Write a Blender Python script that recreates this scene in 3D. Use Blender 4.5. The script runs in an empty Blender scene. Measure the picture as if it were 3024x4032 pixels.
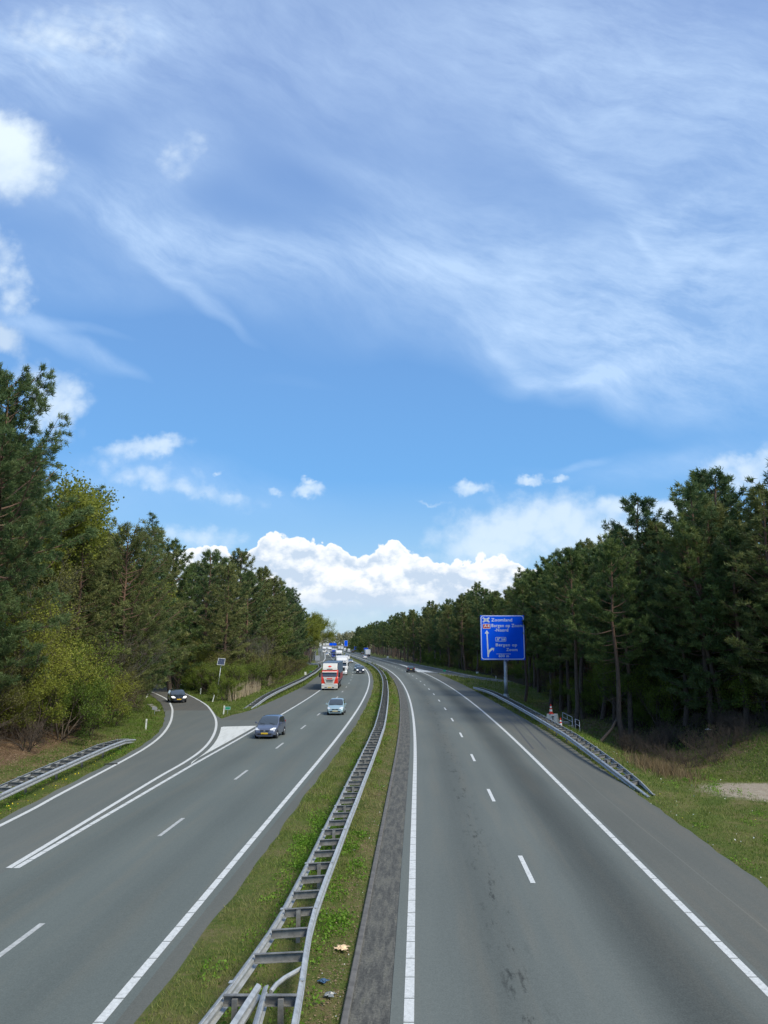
import bpy, bmesh, math, random
import numpy as np
from mathutils import Vector, Matrix, Euler

scene = bpy.context.scene
COL = scene.collection
R = math.radians
random.seed(7)

# ------------------------------------------------------------------ camera
PITCH = R(9.64); FPX = 3028.0; EYE = 7.1
cam_d = bpy.data.cameras.new('camera'); cam = bpy.data.objects.new('camera', cam_d); COL.objects.link(cam)
cam.location = (0, 0, EYE); cam.rotation_euler = (R(90) + PITCH, 0, 0)
cam_d.sensor_fit = 'HORIZONTAL'; cam_d.sensor_width = 36; cam_d.lens = 36 * FPX / 3024
cam_d.clip_start = 0.3; cam_d.clip_end = 6000
scene.camera = cam
scene.render.resolution_x = 768; scene.render.resolution_y = 1024
scene.view_settings.view_transform = 'Standard'; scene.view_settings.look = 'None'
scene.view_settings.exposure = 0.35; scene.view_settings.gamma = 1
try: scene.view_settings.use_curve_mapping = False
except Exception: pass

def ray(u, v):
    """direction of a photograph pixel as (a, e) = (x/y, z/y)"""
    dx = (u - 1512) / FPX; dy = -(v - 2016) / FPX
    Y = math.cos(PITCH) - dy * math.sin(PITCH)
    return dx / Y, (math.sin(PITCH) + dy * math.cos(PITCH)) / Y
def G(u, v, z=0.0):
    """ground point measured in the photograph"""
    a, e = ray(u, v); t = (z - EYE) / e
    return a * t, t

# ------------------------------------------------------------------ sun
SUN_EL = 47; SUN_AZ = 128           # azimuth clockwise from +Y: behind the camera, to the right
sd = bpy.data.lights.new('sun', 'SUN'); so = bpy.data.objects.new('sun', sd); COL.objects.link(so)
sd.energy = 3.1; sd.angle = R(24); sd.color = (1, .94, .80)
sv = Vector((math.sin(R(SUN_AZ)) * math.cos(R(SUN_EL)), math.cos(R(SUN_AZ)) * math.cos(R(SUN_EL)), math.sin(R(SUN_EL))))
so.rotation_euler = (-sv).to_track_quat('-Z', 'Y').to_euler(); so.location = sv * 80

# ------------------------------------------------------------------ node helper
class NT:
    def __init__(s, tree): s.t = tree; s.t.nodes.clear()
    def n(s, kind, **kw):
        nd = s.t.nodes.new(kind)
        for k, v in kw.items(): setattr(nd, k, v)
        return nd
    def put(s, sock, v):
        if hasattr(v, 'default_value') or hasattr(v, 'is_linked'): s.t.links.new(v, sock)
        else: sock.default_value = v
    def m(s, op, a, b=0.0, c=0.0, clamp=False):
        nd = s.n('ShaderNodeMath', operation=op, use_clamp=clamp)
        s.put(nd.inputs[0], a); s.put(nd.inputs[1], b); s.put(nd.inputs[2], c)
        return nd.outputs[0]
    def vm(s, op, a, b=(0, 0, 0), out=0):
        nd = s.n('ShaderNodeVectorMath', operation=op); s.put(nd.inputs[0], a)
        if op == 'SCALE': s.put(nd.inputs['Scale'], b)
        else: s.put(nd.inputs[1], b)
        return nd.outputs[out]
    def noise(s, vec, scale, detail=4, rough=.55, dist=0.0, col=False):
        nd = s.n('ShaderNodeTexNoise'); nd.noise_dimensions = '3D'
        s.put(nd.inputs['Vector'], vec); s.put(nd.inputs['Scale'], scale); nd.inputs['Detail'].default_value = detail
        nd.inputs['Roughness'].default_value = rough; nd.inputs['Distortion'].default_value = dist
        return nd.outputs['Color' if col else 'Fac']
    def map(s, vec, loc=(0, 0, 0), rot=0.0, scale=(1, 1, 1), kind='POINT'):
        nd = s.n('ShaderNodeMapping', vector_type=kind); s.put(nd.inputs[0], vec)
        nd.inputs['Location'].default_value = loc; nd.inputs['Rotation'].default_value = (0, 0, rot); nd.inputs['Scale'].default_value = scale
        return nd.outputs[0]
    def ss(s, x, lo, hi, a=0.0, b=1.0, kind='SMOOTHSTEP'):
        nd = s.n('ShaderNodeMapRange', interpolation_type=kind); s.put(nd.inputs[0], x)
        s.put(nd.inputs[1], lo); s.put(nd.inputs[2], hi); s.put(nd.inputs[3], a); s.put(nd.inputs[4], b)
        return nd.outputs[0]
    def mix(s, f, a, b, blend='MIX'):
        nd = s.n('ShaderNodeMix', data_type='RGBA', blend_type=blend)
        s.put(nd.inputs[0], f); s.put(nd.inputs[6], a); s.put(nd.inputs[7], b)
        return nd.outputs[2]
    def ramp(s, f, stops):
        nd = s.n('ShaderNodeValToRGB'); s.put(nd.inputs[0], f); cr = nd.color_ramp
        while len(cr.elements) < len(stops): cr.elements.new(.5)
        for el, (p, c) in zip(cr.elements, stops): el.position = p; el.color = (*c, 1)
        return nd.outputs[0]

# ------------------------------------------------------------------ sky (world)
world = bpy.data.worlds.new('World'); scene.world = world; world.use_nodes = True
W = NT(world.node_tree)
sky = W.n('ShaderNodeTexSky'); sky.sky_type = 'NISHITA'; sky.sun_disc = False
sky.sun_elevation = R(SUN_EL); sky.sun_rotation = R(SUN_AZ); sky.altitude = 10; sky.air_density = 1.0; sky.dust_density = .6; sky.ozone_density = 3.0
tc = W.n('ShaderNodeTexCoord').outputs['Generated']
sep = W.n('ShaderNodeSeparateXYZ'); W.put(sep.inputs[0], tc)
den = W.m('MAXIMUM', sep.outputs[1], .12)
A_ = W.m('DIVIDE', sep.outputs[0], den); E_ = W.m('DIVIDE', sep.outputs[2], den)
cmb = W.n('ShaderNodeCombineXYZ'); W.put(cmb.inputs[0], A_); W.put(cmb.inputs[1], E_)
P = cmb.outputs[0]
def blob(u, v, ru, rv, rot=0, w=1.0, src=None, power=1.0):
    """soft elliptical patch of sky; centre and radii measured in photograph pixels"""
    a0, e0 = ray(u, v); a1, _ = ray(u + 10, v); _, e1 = ray(u, v - 10)
    k = (a1 - a0) / 10; k2 = (e1 - e0) / 10
    q = W.map(src or P, (a0, e0, 0), R(rot), (ru * k, rv * k2, 1), 'TEXTURE')
    d2 = W.vm('DOT_PRODUCT', q, q, 1)
    g = W.m('SUBTRACT', 1.0, W.m('MULTIPLY', d2, .5), clamp=True)
    return W.m('MULTIPLY', W.m('MULTIPLY', g, g), w)
def vsum(l):
    r = l[0]
    for x in l[1:]: r = W.m('ADD', r, x)
    return r
# large warp so nothing keeps an elliptical edge
wn = W.vm('SUBTRACT', W.noise(P, 2.2, 3, .55, col=True), (.5, .5, .5))
PW = W.vm('ADD', P, W.vm('SCALE', wn, .16))
wn2 = W.vm('SUBTRACT', W.noise(P, 9, 3, .6, col=True), (.5, .5, .5))
PW2 = W.vm('ADD', PW, W.vm('SCALE', wn2, .03))
PV = W.vm('ADD', PW, W.vm('SCALE', wn2, .022))
# --- thin high veil
veil = vsum([blob(*b, src=PV) for b in [
    (250, 180, 560, 260, 10, .75), (1500, 150, 1500, 420, 0, .42), (2500, 350, 900, 520, 0, .45), (2950, 750, 620, 520, 0, .35),
    (650, 950, 900, 170, -22, .62), (1150, 1010, 620, 130, -10, .35), (1750, 1020, 560, 300, -25, .62), (2250, 1200, 800, 330, -12, .60),
    (2780, 1150, 560, 330, 0, .62), (2250, 1420, 520, 180, -5, .45), (2850, 1500, 520, 200, -8, .50), (1350, 700, 500, 120, -8, .28),
    (620, 620, 260, 190, 25, .40), (230, 1350, 420, 34, -28, .55), (300, 1330, 300, 22, -12, .35), (480, 1470, 160, 24, -30, .3), (760, 1190, 300, 34, -40, .5), (620, 1010, 420, 60, -32, .3), (300, 1130, 420, 120, -12, .22),
    (1150, 1510, 420, 55, 0, .20), (2700, 1780, 620, 70, 4, .40), (2200, 1960, 500, 45, 0, .15), (700, 1900, 520, 110, -8, .34),
    (2260, 1505, 260, 42, 6, .62), (2060, 1480, 180, 34, -42, .40), (2370, 1560, 170, 80, -5, .42), (2270, 1770, 100, 18, 12, .42), (2700, 800, 300, 70, 15, .3),
    (2350, 720, 420, 80, -42, .35), (2570, 1020, 220, 22, -55, .32),
    (1500, 1620, 900, 200, 0, -.30), (1250, 720, 330, 90, -20, -.38), (640, 1380, 420, 120, -10, -.20), (900, 1650, 700, 130, 0, -.15)]])
st1 = W.noise(W.map(PW2, (0, 0, 0), R(-30), (1 / 1.1, 1 / 4.6, 1), 'TEXTURE'), 3.2, 5, .62)
st2 = W.noise(W.map(PW2, (0, 0, 0), R(-8), (1 / 1.3, 1 / 4.4, 1), 'TEXTURE'), 3.4, 5, .62)
side = W.ss(A_, -.05, .25)
st = W.m('ADD', W.m('MULTIPLY', st1, W.m('SUBTRACT', 1.0, side)), W.m('MULTIPLY', st2, side))
soft = W.noise(PW, 5.5, 5, .6)
fine_ = W.m('ADD', W.m('MULTIPLY', W.noise(W.map(PV, (0, 0, 0), R(-35), (1, .34, 1), 'TEXTURE'), 11, 5, .7), W.m('SUBTRACT', 1.0, side)), W.m('MULTIPLY', W.noise(W.map(PV, (0, 0, 0), R(-18), (1, .36, 1), 'TEXTURE'), 11, 5, .7), side))
tex = W.m('ADD', W.m('MULTIPLY', st, .38), W.m('ADD', W.m('MULTIPLY', soft, .30), W.m('MULTIPLY', fine_, .32)))
tex = W.ss(tex, .39, .61, .32, 1.30, 'LINEAR')
cir = W.m('MULTIPLY', veil, tex)
cir = W.m('ADD', W.m('MULTIPLY', cir, .57), W.m('MULTIPLY', W.ss(E_, .2, .75), .10), clamp=True)
cir = W.m('MINIMUM', W.m('MAXIMUM', cir, 0.0), .74)
# --- heaped clouds : field = patch + billows
bn1 = W.noise(P, 14, 5, .58)
bn2 = W.noise(W.map(P, (3.1, 1.7, .4), scale=(1, 1.25, 1)), 34, 4, .6)
vor = W.n('ShaderNodeTexVoronoi', feature='F1'); W.put(vor.inputs['Vector'], W.vm('ADD', P, W.vm('SCALE', wn2, .02)))
vor.inputs['Scale'].default_value = 46
puff = W.m('SUBTRACT', .55, vor.outputs['Distance'])
bill = W.m('ADD', W.m('ADD', W.m('MULTIPLY', W.m('SUBTRACT', bn1, .5), 1.7), W.m('MULTIPLY', W.m('SUBTRACT', bn2, .5), .7)), W.m('MULTIPLY', W.m('SUBTRACT', puff, .2), .55))
wn3 = W.vm('SUBTRACT', W.noise(P, 22, 4, .65, col=True), (.5, .5, .5)); P3 = W.vm('ADD', P, W.vm('SCALE', wn3, .045))
def cumulus(items, lo, hi, amp, src=None):
    f = vsum([blob(*b, src=src) for b in items])
    f = W.m('ADD', f, W.m('MULTIPLY', bill, W.m('MULTIPLY', W.ss(f, .02, .3), amp)))
    return W.ss(f, lo, hi)
dense = cumulus([(-70, 600, 330, 190, -18, 1.25), (-30, 1320, 160, 75, -25, 1.1)], .12, .86, .34, W.vm('ADD', P, W.vm('SCALE', wn3, .035)))
thin = cumulus([(-20, 1000, 120, 170, 0, .6), (200, 1520, 200, 110, -20, .72), (190, 1660, 160, 110, 0, .6), (560, 1762, 220, 52, 6, .9),
                (2020, 2090, 420, 150, 14, 1.15), (2450, 2110, 260, 110, 10, .8), (1870, 1915, 100, 30, 2, .9), (2080, 1884, 60, 18, 2, .9), (2190, 1890, 50, 16, 0, .7),
                (1210, 1930, 80, 30, 0, .85), (1215, 1893, 40, 16, 0, .8), (1072, 1935, 45, 18, 0, .8), (1700, 1975, 80, 14, 0, .6), (862, 1868, 26, 14, 0, .8),
                (2960, 1850, 240, 90, 5, 1.0), (2720, 2010, 160, 60, 0, .9), (780, 2110, 200, 60, 0, .8), (2700, 2130, 260, 70, 0, .9), (280, 150, 420, 170, 5, .50), (700, 610, 150, 130, 30, .50), (600, 1880, 330, 60, -10, .55), (900, 1960, 260, 40, -10, .4), (2500, 1990, 220, 40, 5, .5), (60, 1150, 90, 120, 0, .6)], .10, 1.05, .75, P3)
vor2 = W.n('ShaderNodeTexVoronoi', feature='F1'); W.put(vor2.inputs['Vector'], W.vm('ADD', P, W.vm('SCALE', wn2, .02))); vor2.inputs['Scale'].default_value = 88
pf2 = W.m('SUBTRACT', .5, vor2.outputs['Distance'])
# --- the bank above the road: its upper outline over the bearing a
fc = W.n('ShaderNodeFloatCurve'); cv = fc.mapping.curves[0]
prof = [(560, 2165), (700, 2158), (775, 2150), (860, 2140), (930, 2192), (1000, 2150), (1085, 2100), (1180, 2112), (1260, 2135), (1340, 2150), (1430, 2182), (1490, 2160), (1548, 2122),
        (1610, 2150), (1690, 2188), (1760, 2200), (1860, 2196), (1960, 2200), (2080, 2230), (2300, 2290), (2600, 2380)]
amin, amax = ray(500, 2200)[0], ray(2700, 2200)[0]
while len(cv.points) < len(prof): cv.points.new(.5, .5)
for p, (u, v) in zip(cv.points, prof):
    a, e = ray(u, v); p.location = ((a - amin) / (amax - amin), e / .2); p.handle_type = 'AUTO'
fc.mapping.update(); W.put(fc.inputs['Value'], W.ss(A_, amin, amax, kind='LINEAR'))
top = W.m('MULTIPLY', fc.outputs[0], .2)
fb = W.m('SUBTRACT', W.noise(P, 95, 3, .6), .5)
edge = W.m('SUBTRACT', W.m('ADD', W.m('ADD', top, W.m('MULTIPLY', fb, .009)), W.m('ADD', W.m('MULTIPLY', bill, .018), W.m('MULTIPLY', pf2, .010))), E_)
bank = W.ss(edge, -.0010, .0020)
inb = W.m('MULTIPLY', W.ss(A_, ray(600, 2200)[0], ray(720, 2200)[0]), W.ss(A_, ray(2500, 2300)[0], ray(2050, 2300)[0]))
bank = W.m('MULTIPLY', bank, inb)
foot = W.ss(W.m('ADD', E_, W.m('MULTIPLY', bill, .01)), ray(1512, 2480)[1], ray(1512, 2345)[1], 0.0, 1.0)
bank = W.m('MULTIPLY', bank, foot)
# relief of the heap: grey hollows and undersides
sh1 = W.noise(W.map(P, (7.3, 2.2, 1), scale=(1, 1.4, 1)), 17, 5, .55, 0)
sh2 = W.noise(W.map(P, (7.3, 2.2 + .016, 1), scale=(1, 1.4, 1)), 17, 5, .55, 0)
rel = W.m('ADD', W.m('ADD', W.ss(sh1, .36, .62, .1, .95), W.m('ADD', W.m('MULTIPLY', fb, .9), W.m('MULTIPLY', W.m('SUBTRACT', pf2, .1), .45))), W.m('MULTIPLY', W.m('SUBTRACT', sh1, sh2), 3.2), clamp=True)
rel = W.m('MAXIMUM', rel, W.ss(edge, .012, .002))
rel = W.m('MULTIPLY', rel, W.ss(E_, ray(1512, 2400)[1], ray(1512, 2300)[1], .35, 1.0))
white = W.mix(rel, (.47, .57, .70, 1), (.80, .83, .86, 1))
# base colour: the Nishita sky, a little deeper and bluer low down as photographed
nsh = W.mix(1.0, sky.outputs[0], (.13, .135, .142, 1), 'MULTIPLY')
zen = W.ss(sep.outputs[2], 0.0, .8, kind='LINEAR')
ramp_ = W.ramp(zen, [(0, (.40, .54, .68)), (.09, (.27, .48, .69)), (.26, (.110, .335, .68)), (.46, (.125, .30, .62)), (.80, (.170, .285, .57)), (1, (.18, .28, .52))])
skyc = W.mix(.78, nsh, ramp_)
c = W.mix(cir, skyc, (.50, .66, .88, 1))
c = W.mix(W.m('MULTIPLY', thin, .80), c, (.62, .73, .84, 1))
dsh = W.mix(W.ss(W.m('ADD', E_, W.m('MULTIPLY', bn1, .25)), ray(0, 800)[1] + .02, ray(0, 560)[1] + .14), (.46, .58, .74, 1), (.70, .80, .88, 1))
c = W.mix(W.m('MULTIPLY', dense, .93), c, dsh)
c = W.mix(bank, c, white)
bg = W.n('ShaderNodeBackground'); W.put(bg.inputs[0], c); bg.inputs[1].default_value = 1.0
out = W.n('ShaderNodeOutputWorld'); W.put(out.inputs[0], bg.outputs[0])

# ================================================================== materials
MATS = {}
def pmat(name, col, rough=.6, metal=0.0, spec=.5, var=0.0, scale=6.0, coat=0.0, emit=None):
    """procedural Principled material with a little noise in colour and roughness"""
    if name in MATS: return MATS[name]
    m = bpy.data.materials.new(name); m.use_nodes = True; T = NT(m.node_tree)
    b = T.n('ShaderNodeBsdfPrincipled'); o = T.n('ShaderNodeOutputMaterial'); T.put(o.inputs[0], b.outputs[0])
    b.inputs['Roughness'].default_value = rough; b.inputs['Metallic'].default_value = metal
    b.inputs['Specular IOR Level'].default_value = spec; b.inputs['Coat Weight'].default_value = coat
    b.inputs['Base Color'].default_value = (*col, 1)
    if var:
        n = T.noise(T.n('ShaderNodeTexCoord').outputs['Object'], scale, 5, .6)
        lo = tuple(c * (1 - var) for c in col); hi = tuple(min(1, c * (1 + var)) for c in col)
        T.put(b.inputs['Base Color'], T.ramp(n, [(.3, lo), (.7, hi)]))
    if emit:
        b.inputs['Emission Color'].default_value = (*emit[0], 1); b.inputs['Emission Strength'].default_value = emit[1]
    MATS[name] = m; return m
def base_mat(name):
    m = bpy.data.materials.new(name); m.use_nodes = True; T = NT(m.node_tree)
    b = T.n('ShaderNodeBsdfPrincipled'); o = T.n('ShaderNodeOutputMaterial'); T.put(o.inputs[0], b.outputs[0])
    MATS[name] = m; return m, T, b, o
def bump(T, b, h, strength=.3, dist=.02):
    n = T.n('ShaderNodeBump'); n.inputs['Strength'].default_value = strength; n.inputs['Distance'].default_value = dist
    T.put(n.inputs['Height'], h); T.put(b.inputs['Normal'], n.outputs[0])

# ================================================================== mesh helpers
def link(name, me, mat=None, parent=None, smooth=False):
    o = bpy.data.objects.new(name, me); COL.objects.link(o)
    if mat is not None:
        for m in (mat if isinstance(mat, (list, tuple)) else [mat]): me.materials.append(m)
    if parent is not None: o.parent = parent
    if smooth and len(me.polygons): me.polygons.foreach_set('use_smooth', [True] * len(me.polygons))
    return o
def mesh_np(name, V, F, uv=None):
    """fast mesh from numpy: V (n,3), F (m,k) all faces the same size"""
    V = np.asarray(V, 'f4'); F = np.asarray(F, 'i4'); me = bpy.data.meshes.new(name); k = F.shape[1]
    me.vertices.add(len(V)); me.vertices.foreach_set('co', V.ravel())
    me.loops.add(F.size); me.loops.foreach_set('vertex_index', F.ravel())
    me.polygons.add(len(F)); me.polygons.foreach_set('loop_start', np.arange(0, F.size, k, dtype='i4')); me.polygons.foreach_set('loop_total', np.full(len(F), k, 'i4'))
    me.update(calc_edges=True)
    if uv is not None:
        l = me.uv_layers.new(name='UVMap'); l.data.foreach_set('uv', np.asarray(uv, 'f4')[F.ravel()].ravel())
    return me
def tag(o, label=None, cat=None, group=None, kind=None):
    if label: o['label'] = label
    if cat: o['category'] = cat
    if group: o['group'] = group
    if kind: o['kind'] = kind
    return o
def empty(name, loc=(0, 0, 0), rz=0.0, label=None, cat=None, group=None):
    o = bpy.data.objects.new(name, None); COL.objects.link(o); o.location = loc; o.rotation_euler = (0, 0, rz)
    o.empty_display_size = .3
    return tag(o, label, cat, group)
class MB:
    """collects boxes, tubes, prisms and lofts into one mesh"""
    def __init__(s): s.v = []; s.f = []; s.mi = []; s.cur = 0
    def add(s, vs, fs):
        k = len(s.v); s.v += [tuple(v) for v in vs]; s.f += [tuple(i + k for i in f) for f in fs]; s.mi += [s.cur] * len(fs); return s
    def box(s, c, d, rz=0.0, taper=0.0, M=None):
        x, y, z = (q / 2 for q in d); t = 1 - taper
        P_ = [(-x, -y, -z), (x, -y, -z), (x, y, -z), (-x, y, -z), (-x * t, -y * t, z), (x * t, -y * t, z), (x * t, y * t, z), (-x * t, y * t, z)]
        m = Matrix.Translation(c) @ (M or Matrix.Rotation(rz, 4, 'Z'))
        return s.add([m @ Vector(p) for p in P_], [(0, 3, 2, 1), (4, 5, 6, 7), (0, 1, 5, 4), (1, 2, 6, 5), (2, 3, 7, 6), (3, 0, 4, 7)])
    def bbox(s, c, d, r=.02, rz=0.0):
        """box with chamfered vertical and top edges"""
        x, y, z = (q / 2 for q in d); m = Matrix.Translation(c) @ Matrix.Rotation(rz, 4, 'Z')
        def ring(ix, zz): return [(-x + ix + r, -y + ix, zz), (x - ix - r, -y + ix, zz), (x - ix, -y + ix + r, zz), (x - ix, y - ix - r, zz), (x - ix - r, y - ix, zz), (-x + ix + r, y - ix, zz), (-x + ix, y - ix - r, zz), (-x + ix, -y + ix + r, zz)]
        P_ = ring(0, -z) + ring(0, z - r) + ring(r, z)
        F = [tuple(reversed(range(8))), tuple(range(16, 24))]
        for j in (0, 8):
            for i in range(8): F.append((j + i, j + (i + 1) % 8, j + 8 + (i + 1) % 8, j + 8 + i))
        return s.add([m @ Vector(p) for p in P_], F)
    def tube(s, pts, r, n=8, cap=True):
        pts = [Vector(p) for p in pts]; k = len(pts); rr = r if isinstance(r, (list, tuple)) else [r] * k
        V = []; F = []
        for i, p in enumerate(pts):
            d = (pts[min(i + 1, k - 1)] - pts[max(i - 1, 0)]).normalized()
            a = d.cross(Vector((0, 0, 1)) if abs(d.z) < .9 else Vector((1, 0, 0))).normalized(); b = d.cross(a)
            for j in range(n):
                t = 2 * math.pi * j / n; V.append(p + (a * math.cos(t) + b * math.sin(t)) * rr[i])
        for i in range(k - 1):
            for j in range(n): F.append((i * n + j, i * n + (j + 1) % n, (i + 1) * n + (j + 1) % n, (i + 1) * n + j))
        if cap: F += [tuple(reversed(range(n))), tuple(range((k - 1) * n, k * n))]
        return s.add(V, F)
    def poly(s, pts, axis, depth):
        """prism: outline extruded along a vector"""
        d = Vector(axis) * depth; a = [Vector(p) for p in pts]; n = len(a)
        return s.add(a + [p + d for p in a], [tuple(reversed(range(n))), tuple(range(n, 2 * n))] + [(i, (i + 1) % n, n + (i + 1) % n, n + i) for i in range(n)])
    def sweep(s, prof, path, closed=True, cap=True):
        """prof [(side, up)] swept along a path of (pos, side vector)"""
        n = len(prof); V = []; F = []
        for p, sd_ in path:
            for a, b in prof: V.append(Vector(p) + Vector(sd_) * a + Vector((0, 0, b)))
        for i in range(len(path) - 1):
            for j in range(n if closed else n - 1): F.append((i * n + j, i * n + (j + 1) % n, (i + 1) * n + (j + 1) % n, (i + 1) * n + j))
        if cap and closed: F += [tuple(reversed(range(n))), tuple(range((len(path) - 1) * n, len(path) * n))]
        return s.add(V, F)
    def build(s, name, mat, parent=None, smooth=False):
        me = bpy.data.meshes.new(name); me.from_pydata(s.v, [], s.f); me.update()
        o = link(name, me, mat, parent, smooth)
        if isinstance(mat, (list, tuple)): me.polygons.foreach_set('material_index', s.mi)
        bm = bmesh.new(); bm.from_mesh(me); bmesh.ops.recalc_face_normals(bm, faces=bm.faces[:]); bm.to_mesh(me); bm.free()
        return o

# ================================================================== alignment of the motorway (metres, measured)
_Y = np.arange(-60, 1601, 1.0)
_h = np.where(_Y < 45, 2.5, np.where(_Y < 265, 2.5 - 7.4 * (_Y - 45) / 220, -4.9))
_x = np.concatenate([[0], np.cumsum(np.tan(np.radians((_h[1:] + _h[:-1]) / 2)))])
_x = _x - np.interp(16, _Y, _x) + .47
def xm(y): return np.interp(y, _Y, _x)            # left white line of the right-hand carriageway
def hd(y): return np.radians(np.interp(y, _Y, _h))
OFF = {'RL': 0.0, 'RD': 3.62, 'RR': 7.38, 'LR': -5.87, 'LD': -9.45}
def LLo(y): return np.interp(y, [-60, 16, 26, 47, 67, 107, 160, 330, 450, 600, 1600], [-12.3, -12.4, -12.65, -13.1, -13.2, -13.05, -12.95, -12.95, -12.95, -12.95, -12.95])
# curves of the ramp (x at a given y)
EL = np.array([(-60, -16.2), (0, -15.4), (16, -15.2), (33, -15.63), (51.6, -16.6), (56, -16.97), (62.5, -17.85), (69.8, -19.4), (80, -22.1), (93.9, -26.5), (105, -30.7), (116.6, -35.5), (126, -41), (140, -54), (150, -66)])
RALP = np.array([(-20, -14.9), (10, -14.85), (31.9, -15.1), (38.4, -15.4), (48.8, -15.9), (55.5, -16.4), (62.5, -17.4), (70.6, -19.06), (78.9, -21.1), (87.8, -23.55), (99.2, -27.2), (108.2, -30.85), (117.8, -35.2), (126, -39.5), (134, -45)])
RARP = np.array([(26.1, -11.98), (29.9, -11.99), (36.5, -12.03), (43.1, -12.06), (48.2, -12.0), (53.4, -12.2), (59.2, -12.85), (66.3, -14.04), (73.6, -15.6), (81.2, -17.57), (90.9, -20.4), (101, -24), (110.3, -27.6), (121.6, -32.4), (133, -38.0), (142.8, -43.9), (152, -51)])
NOSE = np.array([(75, -15.35), (77.8, -16.42), (87.7, -19.3), (99.2, -23.1), (111.4, -28.1), (122, -33), (134, -38.9), (144, -45), (153, -52), (160, -60)])
def seg_x(tab, y): return np.interp(y, tab[:, 0], tab[:, 1])
def smooth_poly(tab, n=6):
    """Catmull-Rom through (y,x) points -> list of (x,y)"""
    P_ = [Vector((p[1], p[0])) for p in tab]; P_ = [P_[0] * 2 - P_[1]] + P_ + [P_[-1] * 2 - P_[-2]]; out = []
    for i in range(1, len(P_) - 2):
        for k in range(n):
            t = k / n; a, b, c_, d = P_[i - 1:i + 3]
            out.append(.5 * ((2 * b) + (c_ - a) * t + (2 * a - 5 * b + 4 * c_ - d) * t * t + (3 * b - a - 3 * c_ + d) * t ** 3))
    out.append(P_[-2]); return out

# ================================================================== terrain
def sst(x, a, b): t = np.clip((x - a) / (b - a), 0, 1); return t * t * (3 - 2 * t)
def terrain(x, y):
    x = np.asarray(x, float); y = np.asarray(y, float); off = x - xm(y)
    z = np.full(np.broadcast(x, y).shape, -.05)
    w = .5 + .5 * np.sin(x * .9 + y * .37) * np.cos(y * .71 - x * .33)
    # right: verge falls to a ditch, the wood floor rises again
    d = sst(off, 12.6, 17.0) * (1 - sst(off, 18.5, 24.5))
    near = sst(y, 40, 56) * (1 - sst(y, 100, 125))
    z = z - 1.5 * d * near - .25 * sst(off, 11, 14) * (1 - near) * (y < 100)
    z = z + sst(off, 19, 34) * (1.3 + .35 * w) * (1 - sst(y, 150, 230))
    z = np.where((off > 10.3), z + .05 * w * sst(off, 10.4, 12), z)
    # left: bank beside the ramp
    dl = seg_x(EL, np.clip(y, -60, 150)) - x
    fade = 1 - sst(y, 72, 112)
    z = np.where(dl > .3, z + sst(dl, 3.2, 13) * 2.3 * fade + sst(dl, 10, 40) * 2.0 * fade + .06 * w * sst(dl, .3, 2), z)
    # median and nose
    med = (off < -1.5) & (off > -5.1)
    z = np.where(med, z + .05 + .04 * w, z)
    nose = (y > 75) & (x > seg_x(NOSE, np.clip(y, 75, 160))) & (off < -17.1)
    z = np.where(nose, z + .06 * w, z)
    return z
def tz(x, y): return float(terrain(x, y))
# grid finer near the camera
ys = np.concatenate([np.arange(-40, 10, 2.5), np.arange(10, 60, .5), np.arange(60, 130, 1.0), np.arange(130, 300, 3), np.arange(300, 1601, 20), [2000, 3000, 4500]])
offs = np.concatenate([[-3500, -1500, -600, -300, -150, -90], np.arange(-70, -20, 1.25), np.arange(-20, -4, .5), np.arange(-4, 2, .25), np.arange(2, 10, 2), np.arange(10, 36, .5), np.arange(36, 70, 2), [90, 150, 300, 600, 1500, 3500]])
GX, GY = np.meshgrid(offs, ys); GXX = GX + xm(np.clip(GY, -60, 1600))
GZ = terrain(GXX, np.clip(GY, -60, 1600))
V = np.stack([GXX, GY, GZ], -1).reshape(-1, 3); nx = len(offs); ny = len(ys)
ii, jj = np.meshgrid(np.arange(nx - 1), np.arange(ny - 1)); q = (jj * nx + ii).ravel()
F = np.stack([q, q + 1, q + nx + 1, q + nx], 1)
gm, T, b, o_ = base_mat('verge_ground')
pos = T.n('ShaderNodeNewGeometry').outputs['Position']
vc = T.n('ShaderNodeVertexColor'); vc.layer_name = 'zone'
zs = T.n('ShaderNodeSeparateColor'); T.put(zs.inputs[0], vc.outputs[0])
n1 = T.noise(pos, .55, 5, .6); n2 = T.noise(pos, 5.5, 6, .7); n3 = T.noise(pos, 28, 4, .7)
mixn = T.m('ADD', T.m('MULTIPLY', n1, .55), T.m('MULTIPLY', n2, .45))
gcol = T.ramp(mixn, [(.34, (.050, .075, .018)), (.46, (.085, .115, .026)), (.56, (.135, .13, .048)), (.68, (.20, .16, .085))])
litter = T.ramp(n3, [(.35, (.045, .028, .016)), (.5, (.15, .095, .055)), (.62, (.27, .19, .12)), (.72, (.10, .065, .038))])
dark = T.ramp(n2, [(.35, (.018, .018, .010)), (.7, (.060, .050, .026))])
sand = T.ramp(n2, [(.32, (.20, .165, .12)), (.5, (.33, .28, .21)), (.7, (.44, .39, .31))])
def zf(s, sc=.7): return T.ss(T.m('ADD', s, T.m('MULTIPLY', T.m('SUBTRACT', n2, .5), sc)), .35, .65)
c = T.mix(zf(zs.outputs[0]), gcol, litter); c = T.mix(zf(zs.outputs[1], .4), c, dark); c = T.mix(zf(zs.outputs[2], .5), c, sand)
T.put(b.inputs['Base Color'], c); b.inputs['Roughness'].default_value = .95; b.inputs['Specular IOR Level'].default_value = .1
bump(T, b, T.m('ADD', n2, T.m('MULTIPLY', n3, .5)), .8, .06)
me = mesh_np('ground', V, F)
yy = V[:, 1]; xx = V[:, 0]; of = xx - xm(np.clip(yy, -60, 1600)); dl = seg_x(EL, np.clip(yy, -60, 150)) - xx
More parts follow.
